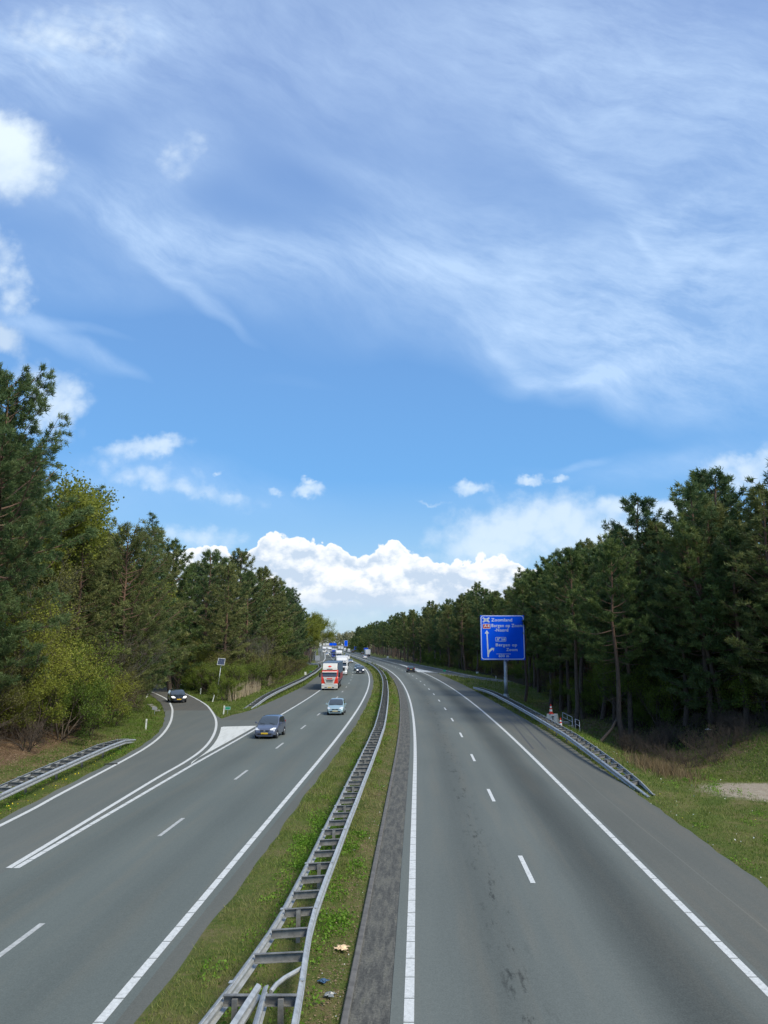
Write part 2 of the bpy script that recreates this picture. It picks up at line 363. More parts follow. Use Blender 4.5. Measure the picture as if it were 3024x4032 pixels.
zr = sst(dl, 3.8, 6.5) * (1 - sst(yy, 60, 70)) * .95
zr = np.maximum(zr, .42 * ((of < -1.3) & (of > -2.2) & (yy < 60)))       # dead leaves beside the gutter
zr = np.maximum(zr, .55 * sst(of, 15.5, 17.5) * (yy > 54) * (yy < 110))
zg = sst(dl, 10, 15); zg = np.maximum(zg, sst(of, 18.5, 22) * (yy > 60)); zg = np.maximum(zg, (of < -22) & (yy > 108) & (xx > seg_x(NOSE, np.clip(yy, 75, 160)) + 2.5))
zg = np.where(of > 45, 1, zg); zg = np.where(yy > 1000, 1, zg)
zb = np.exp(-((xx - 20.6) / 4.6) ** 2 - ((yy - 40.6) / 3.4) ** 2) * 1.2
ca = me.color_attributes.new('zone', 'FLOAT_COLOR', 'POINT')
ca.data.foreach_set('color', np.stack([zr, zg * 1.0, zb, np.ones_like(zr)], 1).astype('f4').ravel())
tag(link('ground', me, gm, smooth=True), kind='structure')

# ================================================================== asphalt
def asphalt(name, base, bands, patch=.0, mottled=.12, worn=None, rng=0.0):
    m, T, b, o_ = base_mat(name)
    uv = T.n('ShaderNodeUVMap').outputs[0]; sp = T.n('ShaderNodeSeparateXYZ'); T.put(sp.inputs[0], uv)
    u, v = sp.outputs[0], sp.outputs[1]
    pos = T.n('ShaderNodeNewGeometry').outputs['Position']
    fine = T.noise(pos, 26, 3, .75); mid = T.noise(T.map(uv, scale=(1.1, .06, 1)), 1.3, 5, .6); big = T.noise(pos, .09, 3, .5)
    grit = T.noise(pos, 7, 4, .8)
    f = T.m('ADD', T.m('MULTIPLY', T.m('SUBTRACT', fine, .5), .8), 1.0)
    f = T.m('ADD', f, T.m('MULTIPLY', T.m('SUBTRACT', grit, .5), .34))
    f = T.m('ADD', f, T.m('MULTIPLY', T.m('SUBTRACT', mid, .5), mottled * 2.2)); f = T.m('ADD', f, T.m('MULTIPLY', T.m('SUBTRACT', big, .5), .25))
    wob = T.m('MULTIPLY', T.m('SUBTRACT', T.noise(T.map(uv, scale=(0, .05, 1)), 1, 2), .5), .5)
    uw = T.m('ADD', u, wob)
    for cen, wid, amp in bands:                       # traffic-worn tracks along the lanes
        d = T.m('DIVIDE', T.m('SUBTRACT', uw, cen), wid); g = T.m('EXPONENT', T.m('MULTIPLY', T.m('MULTIPLY', d, d), -1.0))
        f = T.m('ADD', f, T.m('MULTIPLY', g, amp))
    if rng:                                           # dripped stains down the middle of the lane
        st_ = T.ss(T.noise(T.map(uv, scale=(1.6, .35, 1)), 2.0, 5, .75), .53, .66)
        d = T.m('DIVIDE', T.m('SUBTRACT', uw, rng), .38); g = T.m('EXPONENT', T.m('MULTIPLY', T.m('MULTIPLY', d, d), -1.0))
        f = T.m('SUBTRACT', f, T.m('MULTIPLY', T.m('MULTIPLY', st_, g), .48))
    colr = T.n('ShaderNodeMix', data_type='RGBA', blend_type='MULTIPLY'); colr.inputs[0].default_value = 1.0
    cc = T.n('ShaderNodeCombineColor'); [T.put(cc.inputs[k], f) for k in range(3)]
    warm = T.mix(T.ss(mid, .45, .7), (*base, 1), (base[0] * 1.06, base[1] * 1.0, base[2] * .96, 1))
    T.put(colr.inputs[6], warm); T.put(colr.inputs[7], cc.outputs[0]); T.put(b.inputs['Base Color'], colr.outputs[2])
    b.inputs['Roughness'].default_value = .86; b.inputs['Specular IOR Level'].default_value = .25
    bump(T, b, fine, .25, .008); return m
def ystations(y0, y1):
    y = [y0]; 
    while y[-1] < y1: y.append(min(y1, y[-1] + (1.0 if y[-1] < 140 else 3 if y[-1] < 400 else 10)))
    return np.array(y)
def strip(name, fl, fr, y0, y1, z, mat, ncol=1, kind='structure', absx=False):
    """sheet between two offset functions of y"""
    y = ystations(y0, y1); l = fl(y) if callable(fl) else np.full_like(y, fl); r = fr(y) if callable(fr) else np.full_like(y, fr)
    V = []; U = []
    for k in range(ncol + 1):
        t = k / ncol; of = l + (r - l) * t; V.append(np.stack([of + xm(y), y, np.full_like(y, z)], 1)); U.append(np.stack([of, y], 1))
    V = np.concatenate(V); U = np.concatenate(U); n = len(y)
    F = np.array([(k * n + i, (k + 1) * n + i, (k + 1) * n + i + 1, k * n + i + 1) for k in range(ncol) for i in range(n - 1)])
    o = link(name, mesh_np(name, V, F, U), mat); tag(o, kind=kind); return o
A_right = asphalt('asphalt_right', (.134, .149, .135), [(5.8, 1.0, -.44), (1.9, .85, -.22), (4.4, .35, .06), (7.0, .3, .06)], rng=2.3)
A_left = asphalt('asphalt_left', (.126, .144, .131), [(-7.6, .6, -.10), (-11.2, .8, -.13), (-9.6, .5, .05)], mottled=.10)
A_shoulder = asphalt('asphalt_shoulder', (.119, .124, .108), [(8.9, .02, .25)], mottled=.16)
A_old = asphalt('asphalt_ramp_old', (.104, .102, .088), [], mottled=.2)
A_ramp = asphalt('asphalt_ramp', (.126, .138, .125), [], mottled=.16)
strip('right_carriageway', -.36, 7.62, -40, 1600, .004, A_right, 2)
edge_n = lambda y: np.interp(y, [-60, 24, 35, 60, 85, 100, 160, 175, 187, 250, 368, 1600], [10.45, 10.45, 10.6, 10.75, 10.35, 10.2, 10.25, 10.25, 10.3, 10.2, 10.2, 10.2]) + .03 * np.sin(y * 1.3) + .03 * np.sin(y * 3.1)
strip('right_hard_shoulder', 7.62, edge_n, -40, 1600, .004, A_shoulder)
strip('left_carriageway', lambda y: LLo(y) - .16, -5.55, -40, 1600, .004, A_left, 2)
strip('left_inner_margin', -5.55, lambda y: -5.06 + .03 * np.sin(y * 1.7) + .02 * np.sin(y * 4.3), -40, 1600, .004, A_shoulder)
def lsh(y):
    nx_ = seg_x(NOSE, np.clip(y, 75, 160)) - xm(y)
    return np.where(y < 74, LLo(y) - .2, np.maximum(np.interp(y, [75, 79, 84, 130, 155, 235, 262, 300, 345, 450, 1600], [-18.2, -17.9, -17.15, -16.6, -16.95, -17.0, -19.5, -20.5, -20, -19, -18.2]), -30) + .05 * np.sin(y * 1.1))
strip('left_hard_shoulder', lsh, lambda y: LLo(y) - .16, 74, 1600, .004, A_shoulder)
# ramp sheet
def rsheet(name, y0, y1, mat, z):
    y = np.arange(y0, y1 + .1, 1.0); l = seg_x(EL, y) + .05 * np.sin(y * 1.4); r = np.where(y < 75, xm(y) + LLo(y) - .1, seg_x(NOSE, np.clip(y, 75, 160)))
    V = np.concatenate([np.stack([l, y, np.full_like(y, z)], 1), np.stack([r, y, np.full_like(y, z)], 1)]); n = len(y)
    U = np.concatenate([np.stack([l, y], 1), np.stack([r, y], 1)])
    tag(link(name, mesh_np(name, V, [(i, n + i, n + i + 1, i + 1) for i in range(n - 1)], U), mat), kind='structure')
rsheet('entry_ramp', -40, 84, A_ramp, .0)
rsheet('entry_ramp_older_surface', 84, 150, A_old, .0)
# far exit ramp on the left
ex = [(-21.2, 300), (-22.5, 283), (-25.5, 270), (-31, 262), (-40, 256), (-60, 250)]; ex2 = [(-16.5, 262), (-19.6, 254), (-24, 246), (-30, 241), (-40, 236), (-60, 230)]
V = [(a, b_, -.004) for a, b_ in ex] + [(a, b_, -.004) for a, b_ in ex2]; n = len(ex)
me = bpy.data.meshes.new('exit_ramp'); me.from_pydata([(xm(b_) * 0 + a, b_, z) for a, b_, z in V], [], [(i, i + 1, n + i + 1, n + i) for i in range(n - 1)]); me.update()
l = me.uv_layers.new(name='UVMap'); tag(link('exit_ramp', me, A_old), kind='structure')
# on-ramp joining on the right, seen behind the sign
ONU = [(40, 130), (31, 140), (25, 146), (22.1, 149.4 + 1.5), (19.36, 164.2 + 1), (17.73, 180.1), (15.97, 202.1), (13.9, 225), (11.6, 250), (8.8, 288.7), (5.2, 327), (.6, 367)]
ONL = [(39, 126), (30, 136), (24, 142), (20.9, 147.5), (17.96, 158.9), (15.89, 169.8), (14.05, 177.9), (12.39, 188), (9.0, 222), (6.9, 250), (3.9, 288), (.4, 327), (-3.2, 367)]
def resample(P_, n):
    d = [0]; [d.append(d[-1] + math.dist(P_[i], P_[i + 1])) for i in range(len(P_) - 1)]
    t = np.linspace(0, d[-1], n); return list(zip(np.interp(t, d, [p[0] for p in P_]), np.interp(t, d, [p[1] for p in P_])))
a = resample(ONU, 60); b_ = resample(ONL, 60)
ow = [((p[0] + .9), p[1] + .6) for p in a]
me = bpy.data.meshes.new('joining_ramp'); me.from_pydata([(x, y, 0.0) for x, y in ow] + [(x - .4, y - .5, 0.0) for x, y in b_], [], [(i, 60 + i, 61 + i, i + 1) for i in range(59)]); me.update()
me.uv_layers.new(name='UVMap'); tag(link('joining_ramp', me, A_shoulder), kind='structure')
# gutter of old worn concrete beside the right carriageway
gt, T, b, o_ = base_mat('gutter_worn')
pos = T.n('ShaderNodeNewGeometry').outputs['Position']; uv = T.n('ShaderNodeUVMap').outputs[0]
n1 = T.noise(T.map(uv, scale=(2.2, .35, 1)), 2.6, 8, .8); n2 = T.noise(pos, 16, 6, .85)
c = T.mix(1.0, T.ramp(n1, [(.32, (.040, .040, .036)), (.47, (.078, .077, .069)), (.58, (.135, .13, .11)), (.70, (.060, .064, .035))]), T.ramp(n2, [(.3, (.40, .40, .38)), (.7, (1.55, 1.55, 1.5))]), 'MULTIPLY')
T.put(b.inputs['Base Color'], c); b.inputs['Roughness'].default_value = .9; bump(T, b, n2, .5, .02)
strip('concrete_gutter', -1.16, -.36, -40, 700, -.008, gt, 2)
kb = pmat('kerb_strip', (.125, .120, .110), .9, var=.3, scale=4)
y = ystations(-40, 300); mb = MB()
path = [((xm(v_) - 1.22, v_, 0), (1, 0, 0)) for v_ in y]
mb.sweep([(-.07, -.2), (-.07, .035), (-.05, .05), (.05, .05), (.07, .03), (.07, -.2)], path); tag(mb.build('kerb', kb), kind='structure')

# ================================================================== road markings
wm, T, b, o_ = base_mat('road_paint')
pos = T.n('ShaderNodeNewGeometry').outputs['Position']
n1 = T.noise(pos, 9, 6, .7); n2 = T.noise(pos, 60, 3, .7)
T.put(b.inputs['Base Color'], T.mix(1.0, T.ramp(n1, [(.30, (.36, .37, .35)), (.42, (.60, .61, .58)), (.7, (.76, .77, .74))]), T.ramp(n2, [(.25, (.72, .72, .72)), (.6, (1, 1, 1))]), 'MULTIPLY')); b.inputs['Roughness'].default_value = .7
wg = pmat('road_paint_worn', (.42, .43, .41), .75, var=.22, scale=7)
def line(name, offf, y0, y1, w, mat=wm, dash=None, groove=None, z=.009):
    """painted line: dash = (length, cycle, first), groove = metre step of drainage cuts near the camera"""
    q = []; 
    f = offf if callable(offf) else (lambda y_: offf)
    def piece(a, b_):
        n = max(1, int((b_ - a) / (2 if a < 300 else 8))); 
        for k in range(n):
            ya = a + (b_ - a) * k / n; yb = a + (b_ - a) * (k + 1) / n; q.append((ya, yb))
    if dash:
        L_, C_, s0 = dash; s = s0
        while s < y1: piece(s, s + L_ * math.cos(float(hd(s)))); s += C_
    elif groove:
        s = y0
        while s < 150:
            piece(s, s + groove - .035); s += groove
        piece(150, y1)
    else: piece(y0, y1)
    V = []; F = []
    for ya, yb in q:
        k = len(V); ca_, cb = float(f(ya) + xm(ya)), float(f(yb) + xm(yb))
        V += [(ca_ - w / 2, ya, z), (ca_ + w / 2, ya, z), (cb + w / 2, yb, z), (cb - w / 2, yb, z)]; F.append((k, k + 1, k + 2, k + 3))
    me = bpy.data.meshes.new(name); me.from_pydata(V, [], F); me.update(); return tag(link(name, me, mat), kind='structure')
line('edge_line', 0.0, -30, 1500, .20, groove=1.0)
line('edge_line', 7.38, -30, 1500, .20, groove=1.0)
line('edge_line', -5.87, -30, 1500, .20, groove=1.0)
d0 = 26.05 - 1.5
line('lane_dashes', 3.62, 0, 760, .15, dash=(3.0, 12.0, d0 - 24))
line('lane_dashes', lambda y_: -9.45 + .0 * y_, 0, 760, .15, mat=wg, dash=(3.0, 12.0, 18.2 - 12))
line('edge_line', LLo, 26.1, 340, .20, groove=1.0)
line('exit_lane_blocks', lambda y_: -12.95, 340, 700, .25, dash=(3, 6, 345))
def polyline(name, pts, w, z=.009, mat=wm, cuts=None):
    V = []; F = []; P_ = [Vector((p[0], p[1], 0)) for p in pts]
    for i, p in enumerate(P_):
        d = (P_[min(i + 1, len(P_) - 1)] - P_[max(i - 1, 0)]).normalized(); s = Vector((-d.y, d.x, 0)) * w / 2
        V += [(p.x + s.x, p.y + s.y, z), (p.x - s.x, p.y - s.y, z)]
    if cuts:   # thin drainage cuts across the paint
        V2 = []; 
        for i in range(len(P_) - 1):
            a1, b1, a2, b2 = (Vector(v) for v in (V[2 * i], V[2 * i + 1], V[2 * i + 2], V[2 * i + 3])); L_ = (a2 - a1).length; n = max(1, round(L_ / cuts)); g_ = .02 / max(L_ / n, .05)
            for k in range(n):
                t0, t1 = k / n, (k + 1 - g_) / n; j = len(V2)
                V2 += [a1.lerp(a2, t0), b1.lerp(b2, t0), b1.lerp(b2, t1), a1.lerp(a2, t1)]; F.append((j, j + 1, j + 2, j + 3))
        V = V2
    else: F = [(2 * i, 2 * i + 1, 2 * i + 3, 2 * i + 2) for i in range(len(P_) - 1)]
    me = bpy.data.meshes.new(name); me.from_pydata([tuple(v) for v in V], [], F); me.update(); return tag(link(name, me, mat), kind='structure')
polyline('ramp_edge_line', smooth_poly(RALP), .20)
polyline('ramp_edge_line', smooth_poly(RARP), .20)
polyline('joining_ramp_line', [(p[0], p[1]) for p in a], .22, z=.006)
polyline('joining_ramp_line', [(p[0], p[1]) for p in b_[:int(60 * .36)]], .22, z=.006)
polyline('exit_ramp_line', [(-60, 258.0), (-40, 262), (-30, 264.5), (-25.6, 268), (-23.6, 280), (-23.3, 301), (-25.8, 343), (-33.6, 446), (-57.5, 746)][::-1], .3, z=.007)
polyline('exit_lane_line', [(-15.6, 330), (-16.2, 318), (-14.6, 296), (-13.2, 262)], .25, z=.012)
def flatpoly(name, pts, z, mat):
    me = bpy.data.meshes.new(name); me.from_pydata([(x, y, z) for x, y in pts], [], [tuple(range(len(pts)))]); me.update(); return tag(link(name, me, mat), kind='structure')
gm_, T, b, o_ = base_mat('gore_paint')
pos = T.n('ShaderNodeNewGeometry').outputs['Position']; n1 = T.noise(T.map(pos, rot=.35, scale=(3.5, .25, 1)), 1.6, 5, .65); n2 = T.noise(pos, 8, 5, .7)
T.put(b.inputs['Base Color'], T.mix(1.0, T.ramp(n1, [(.34, (.52, .53, .49)), (.5, (.66, .67, .63))]), T.ramp(n2, [(.3, (.84, .84, .84)), (.6, (1, 1, 1))]), 'MULTIPLY')); b.inputs['Roughness'].default_value = .8
gl = [(p[0] + .42, p[1]) for p in smooth_poly(RARP) if 47.8 < p[1] < 67.6]
flatpoly('gore_area', [(-11.42, 47.2)] + [(x, y) for x, y in gl] + [(-13.75, 68.0), (-11.02, 68.7)] + [(float(xm(v_) + LLo(v_)) - .42, v_) for v_ in (66, 62, 58, 54, 50)], .008, gm_)
flatpoly('gore_area_far', [(8.3, 191.7), (12.1, 190.0), (9.4, 217), (7.5, 238), (5.2, 262), (5.0, 262), (6.35, 238), (8.0, 208)], .010, gm_)

seam = pmat('tar_seam', (.055, .058, .058), .7)
def across(name, y, o0, o1, w, z=.0065, dy=.0): flatpoly(name, [(float(xm(y)) + o0, y), (float(xm(y)) + o1, y + dy), (float(xm(y)) + o1, y + dy + w), (float(xm(y)) + o0, y + w)], z, seam)
across('tar_seam', 83.5, .15, 10.2, .07, dy=.8); across('tar_seam', 45.2, -1.2, -.4, .05)
skid = pmat('tyre_marks', (.070, .073, .073), .8)
for d_ in (0, 1.55): polyline('tyre_marks', [(float(xm(y)) + o + d_ * .55, y) for y, o in ((54, 8.0), (60, 8.25), (68, 8.65), (78, 9.0), (90, 9.1), (104, 8.9), (118, 8.5))], .13, z=.0068, mat=skid)

# ================================================================== guard rails
galv, T, b, o_ = base_mat('galvanised_steel')
pos = T.n('ShaderNodeNewGeometry').outputs['Position']; n1 = T.noise(pos, 5, 5, .65)
T.put(b.inputs['Base Color'], T.ramp(n1, [(.3, (.34, .35, .345)), (.55, (.50, .51, .50)), (.75, (.62, .625, .60))])); b.inputs['Metallic'].default_value = .45; b.inputs['Roughness'].default_value = .48
galv2 = pmat('weathered_steel', (.21, .21, .20), .7, metal=.3, var=.35, scale=6)
WPROF = [(0, 0), (.045, -.015), (.085, -.045), (.085, -.095), (.02, -.135), (.02, -.175), (.085, -.215), (.085, -.265), (.045, -.295), (0, -.31), (-.012, -.30), (.033, -.285), (.07, -.258), (.07, -.222), (.005, -.18), (.005, -.13), (.07, -.088), (.07, -.052), (.035, -.025), (-.012, -.012)]
def arc_resample(P_, step):
    d = [0.0]
    for i in range(len(P_) - 1): d.append(d[-1] + math.dist(P_[i][:2], P_[i + 1][:2]))
    n = max(2, int(d[-1] / step) + 1); t = np.linspace(0, d[-1], n)
    return [tuple(np.interp(v, d, [p[k] for p in P_]) for k in range(3)) for v in t]
def guardrail(label, left, right, bar=1.333, front=None, maxbars=100, post_every=3, posts=True, zg=None, gap=0):
    """double-sided ladder barrier: left/right = lists of (x, y, height of the top edge)"""
    zg = zg or (lambda x, y: 0.0)
    cx, cy = (left[0][0] + right[0][0]) / 2, (left[0][1] + right[0][1]) / 2
    root = empty('guardrail', (cx, cy, 0), 0, label, 'guardrail')
    L_ = arc_resample(left, bar); R_ = arc_resample(right, bar); n = min(len(L_), len(R_))
    L_ = [L_[int(round(i * (len(L_) - 1) / (n - 1)))] for i in range(n)]; R_ = [R_[int(round(i * (len(R_) - 1) / (n - 1)))] for i in range(n)]
    def loc(p): return Vector((p[0] - cx, p[1] - cy, p[2]))
    for side, (A, B) in enumerate(((L_, R_), (R_, L_))):
        path = []
        for i in range(n):
            d = (Vector(A[min(i + 1, n - 1)][:2]) - Vector(A[max(i - 1, 0)][:2])).normalized(); s = Vector((-d.y, d.x, 0)) if side == 0 else Vector((d.y, -d.x, 0))
            path.append((loc(A[i]), s))
        mb = MB(); mb.sweep(WPROF, path)
        for i in range(0, n - 1, 3):      # lapped joints and bolts every 4 m
            p, s = path[i]; mb.box(p + s * .05 + Vector((0, 0, .004)), (.075, .11, .012), math.atan2(s.y, s.x)); 
        mb.build('rail', galv, root)
    near = MB(); count = 0; far = MB()
    for i in range(n):
        if gap and L_[i][1] < gap: continue
        a_, b_ = loc(L_[i]), loc(R_[i]); mid = (a_ + b_) / 2; d = b_ - a_; w = d.length - .02
        if w < .15 or min(a_.z, b_.z) < .18: continue
        rz = math.atan2(d.y, d.x)
        mb = MB() if count < maxbars else far
        dist = mid + Vector((cx, cy, 0))
        mb.box(mid + Vector((0, 0, -.005)), (w, .07, .012), rz); mb.box(mid + Vector((0, .032, -.09)), (w, .010, .17), rz); mb.box(mid + Vector((0, 0, -.178)), (w, .07, .010), rz)
        if count < maxbars: mb.build('crossbar', galv2, root)
        if posts and i % post_every == 0:
            g = zg(mid.x + cx, mid.y + cy); q = MB() if count < maxbars else far; zt = mid.z - .02; zb_ = g - .3
            q.box(mid + Vector((0, -.05, (zb_ + zt) / 2 - mid.z)), (.10, .008, zt - zb_), rz); q.box(mid + Vector((0, -.095, (zb_ + zt) / 2 - mid.z)), (.008, .09, zt - zb_), rz); q.box(mid + Vector((0, -.14, (zb_ + zt) / 2 - mid.z)), (.10, .008, zt - zb_), rz)
            if count < maxbars: q.build('post', galv2, root)
        count += 1
    if far.v:
        o = far.build('crossbar', galv2, root); o['kind'] = 'stuff'
    return root
ML = [(4, -4.55), (9, -4.05), (14.3, -3.49), (15.6, -3.35), (16.9, -3.24), (18.2, -3.13), (19.5, -3.05), (23, -3.04), (62, -3.07), (78, -3.25), (96, -3.40), (115, -3.48), (170, -3.45), (213, -3.40), (250, -3.15), (330, -3.05), (700, -3.0)]
MR = [(4, -1.25), (9, -1.6), (14.3, -1.96), (15.6, -2.05), (16.9, -2.16), (18.2, -2.28), (19.5, -2.35), (23, -2.39), (62, -2.40), (78, -2.58), (96, -2.73), (115, -2.82), (170, -2.80), (213, -2.75), (250, -2.5), (330, -2.4), (700, -2.35)]
def offpath(tab, y0, y1, z=.75):
    y = np.concatenate([np.arange(y0, min(y1, 150), 1.0), np.arange(150, y1, 5.0)]); o = np.interp(y, [t[0] for t in tab], [t[1] for t in tab])
    return [(float(xm(v)) + float(k), float(v), z + .015 * math.sin(v * .7)) for v, k in zip(y, o)]
med = guardrail('long ladder-like double guardrail on the grass median between the two carriageways', offpath(ML, 4, 420), offpath(MR, 4, 420), gap=16.2)
# inner rails where the barrier splits round the bridge pier, and the curved tie bar
root = empty('guardrail', (float(xm(12)) - 2.7, 12, 0), 0, 'short pair of inner rails in the foreground where the median guardrail splits open', 'guardrail')
ax, ay = root.location[:2]
def rx(tab, y): return float(xm(y)) + float(np.interp(y, [t[0] for t in tab], [t[1] for t in tab]))
for outer, (pa, pb), s in ((ML, ((905, 4032), (1012, 3871)), 1), (MR, ((1011, 4032), (1055, 3877)), -1)):
    A_, B_ = G(*pa, z=.76), G(*pb, z=.76); C0 = (A_[0] + (A_[0] - B_[0]) * 5, A_[1] + (A_[1] - B_[1]) * 5); d = (Vector(B_) - Vector(C0)).normalized(); sv_ = Vector((d.y, -d.x, 0)) * (1 if s > 0 else -1)
    mb = MB(); mb.sweep(WPROF, [(Vector((x - ax, y - ay, .76)), sv_) for x, y in (C0, A_, B_)]); mb.build('rail', galv, root)
    for yb in (15.35, 14.15, 12.95, 11.7, 10.4, 9.1):
        t_ = (yb - C0[1]) / (B_[1] - C0[1]); 
        if t_ < 0: continue
        xi = C0[0] + (B_[0] - C0[0]) * t_; xo = rx(outer, yb); xa, xb = min(xi, xo), max(xi, xo); w = xb - xa; cx_ = (xa + xb) / 2 - ax
        q = MB(); q.box((cx_, yb - ay, .745), (w, .09, .012)); q.box((cx_, yb + .04 - ay, .66), (w, .010, .17)); q.box((cx_, yb - ay, .572), (w, .09, .010))
        for bx_ in (-.03, .03): q.tube([(cx_ + bx_, yb + .03 - ay, .69), (cx_ + bx_, yb + .015 - ay, .69)], .014, 8)
        q.build('crossbar', galv2, root)
    for yb in (15.2, 11.6):
        xi = C0[0] + (B_[0] - C0[0]) * (yb - C0[1]) / (B_[1] - C0[1]); q = MB(); q.box(((xi + rx(outer, yb)) / 2 - ax, yb - ay + .12, .2), (.10, .12, 1.0)); q.build('post', galv2, root)
q = MB(); q.tube([(G(1192, 3806, z=.7)[0] - ax, G(1192, 3806, z=.7)[1] - ay, .68), (G(1120, 3842, z=.7)[0] - ax, G(1120, 3842, z=.7)[1] - ay, .66), (G(1088, 3868, z=.7)[0] - ax, G(1088, 3868, z=.7)[1] - ay, .66), (G(1066, 3905, z=.62)[0] - ax, G(1066, 3905, z=.62)[1] - ay, .62)], .045, 8); q.build('tie_bar', galv, root)
def off_rail(rows, back, n=2):
    f = [(float(xm(y)) + o, y, z) for y, o, z in rows]; g = [(x + back, y + .0, z) for x, y, z in f]; return f, g
f, g = off_rail([(37.6, 11.0, .02), (40.5, 10.85, .22), (45, 10.68, .47), (50, 10.62, .64), (56, 10.66, .75), (70, 10.7, .75), (85, 10.72, .75), (100, 10.65, .75), (106, 10.5, .75), (112, 10.1, .72), (117, 9.95, .62)], .82)
g = [(x - (.50 if y < 39 else .28 if y < 42 else .12 if y < 46 else .08), y + (.5 if y < 39 else 0), z) for x, y, z in g]
guardrail('ladder-like guardrail on the right verge passing the cones and ending in the grass', f, g, zg=tz)
fl = [(-16.0, 6, .75), (-16.05, 20, .75), (-16.3, 33, .75), (-16.75, 39.7, .75), (-17.05, 45.5, .75), (-17.35, 50.7, .72), (-17.75, 54.5, .55), (-18.3, 58.5, .12)]
bl = [(x - .8 + (.3 if y > 54 else 0), y + .1, z + .02) for x, y, z in fl]
guardrail('steel guardrail on the brown leafy bank beside the curving entry ramp at the left edge', bl, fl, zg=lambda x, y: tz(x, y))
f2 = [(float(xm(y)) + o, y, z) for y, o, z in [(86, -17.55, .03), (90, -17.5, .3), (96, -17.5, .6), (104, -17.5, .75), (140, -17.55, .75), (175, -17.6, .75), (210, -17.6, .75), (236, -18.4, .75)]] + [(-22.6, 247, .75), (-26, 251, .75), (-33, 252.5, .75), (-45, 252, .75)]
b2 = [(x - .75, y, z) for x, y, z in f2[:8]] + [(-23.2, 248, .75), (-26.2, 252, .75), (-33, 253.3, .75), (-45, 252.8, .75)]
guardrail('steel guardrail between shrubs and hard shoulder, left of the red truck', b2, f2, zg=tz, maxbars=90)
f3 = [(float(xm(y)) - 20.6, float(y), .75) for y in range(300, 640, 10)]
guardrail('distant guardrail at the edge of the far exit lane below the yellow trees', [(x - .7, y, z) for x, y, z in f3], f3, bar=4, maxbars=0, post_every=1)

# ================================================================== lettering helper
def text_mesh(txt, size, extrude=.004, weight=.0, spacing=1.08):
    cu = bpy.data.curves.new('txt', 'FONT'); cu.body = txt; cu.size = size; cu.extrude = extrude; cu.offset = weight; cu.space_character = spacing; cu.resolution_u = 3
    ob = bpy.data.objects.new('txt', cu); COL.objects.link(ob); bpy.context.view_layer.update()
    me = bpy.data.meshes.new_from_object(ob.evaluated_get(bpy.context.evaluated_depsgraph_get())); bpy.data.objects.remove(ob); bpy.data.curves.remove(cu); return me
def put_text(txt, x0, x1, base, cap, mat, parent, y, weight=.009):
    """text fitted between x0 and x1 on a panel facing -Y, baseline at base, capital height cap"""
    me = text_mesh(txt, cap / .69, weight=weight); co = np.empty(len(me.vertices) * 3, 'f4'); me.vertices.foreach_get('co', co); co = co.reshape(-1, 3)
    w = co[:, 0].max() - co[:, 0].min(); s = (x1 - x0) / w
    new = np.stack([(co[:, 0] - co[:, 0].min()) * s + x0, y - co[:, 2], co[:, 1] + base], 1); me.vertices.foreach_set('co', new.astype('f4').ravel()); me.update()
    return link('lettering', me, mat, parent)
blue = pmat('sign_blue', (.001, .11, .95), .6, spec=.1, var=.10, scale=.5); wh = pmat('sign_white', (.72, .80, .84), .5); red = pmat('sign_red', (.50, .010, .022), .5)
pole_m = pmat('sign_pole_steel', (.36, .40, .42), .5, metal=.4, var=.22, scale=3); alu = pmat('sign_back_aluminium', (.42, .44, .45), .5, metal=.3, var=.12, scale=1.5)
def rrect(x0, x1, z0, z1, r, n=6):
    P_ = []
    for cx, cz, a0 in ((x1 - r, z1 - r, 0), (x0 + r, z1 - r, 90), (x0 + r, z0 + r, 180), (x1 - r, z0 + r, 270)):
        for k in range(n + 1): t = R(a0 + 90 * k / n); P_.append((cx + r * math.cos(t), cz + r * math.sin(t)))
    return P_
def plate(mb, P_, y, th): mb.poly([(x, y, z) for x, z in P_], (0, 1, 0), th)
def ringplate(mb, o, i, y, th):
    n = len(o); V = [(x, y, z) for x, z in o] + [(x, y, z) for x, z in i] + [(x, y + th, z) for x, z in o] + [(x, y + th, z) for x, z in i]
    F = []
    for k in range(n):
        j = (k + 1) % n; F += [(k, j, n + j, n + k), (2 * n + k, 3 * n + k, 3 * n + j, 2 * n + j), (k, 2 * n + k, 2 * n + j, j), (n + k, n + j, 3 * n + j, 3 * n + k)]
    mb.add(V, F)
# ---- big direction sign
SY = 104.2
xl = ray(1889.5, 2423)[0] * SY; xr = ray(2061, 2423)[0] * SY; zt = EYE + ray(1975, 2423)[1] * SY; zb = EYE + ray(1980, 2598.5)[1] * SY
sw = xr - xl; sh_ = zt - zb; px0 = G(1983, 2745, z=-.15)[0]
sign = empty('direction_sign', (px0, SY, tz(px0, SY)), 0, 'large square blue direction sign reading Zoomland and Bergen op Zoom on one thick grey pole', 'road sign')
ox, oz = -px0, -tz(px0, SY); X0 = xl + ox; Z1 = zt + oz
def sx(c): return X0 + (c - 380) / 958 * sw
def sz(c): return Z1 - (c - 232) / 976 * sh_
mb = MB(); plate(mb, rrect(X0, X0 + sw, Z1 - sh_, Z1, .06), -.33, .05); mb.build('panel', blue, sign)
mb = MB()
for k in (.12, .37, .62, .87): mb.box((X0 + sw / 2, -.235, Z1 - sh_ * k), (sw * .96, .09, .10))
mb.build('panel_bracing', alu, sign)
mb = MB(); ringplate(mb, rrect(X0 + .05, X0 + sw - .05, Z1 - sh_ + .07, Z1 - .03, .36), rrect(X0 + .14, X0 + sw - .14, Z1 - sh_ + .16, Z1 - .12, .28), -.336, .004); mb.build('border', wh, sign)
mb = MB(); hp = sz(1205)
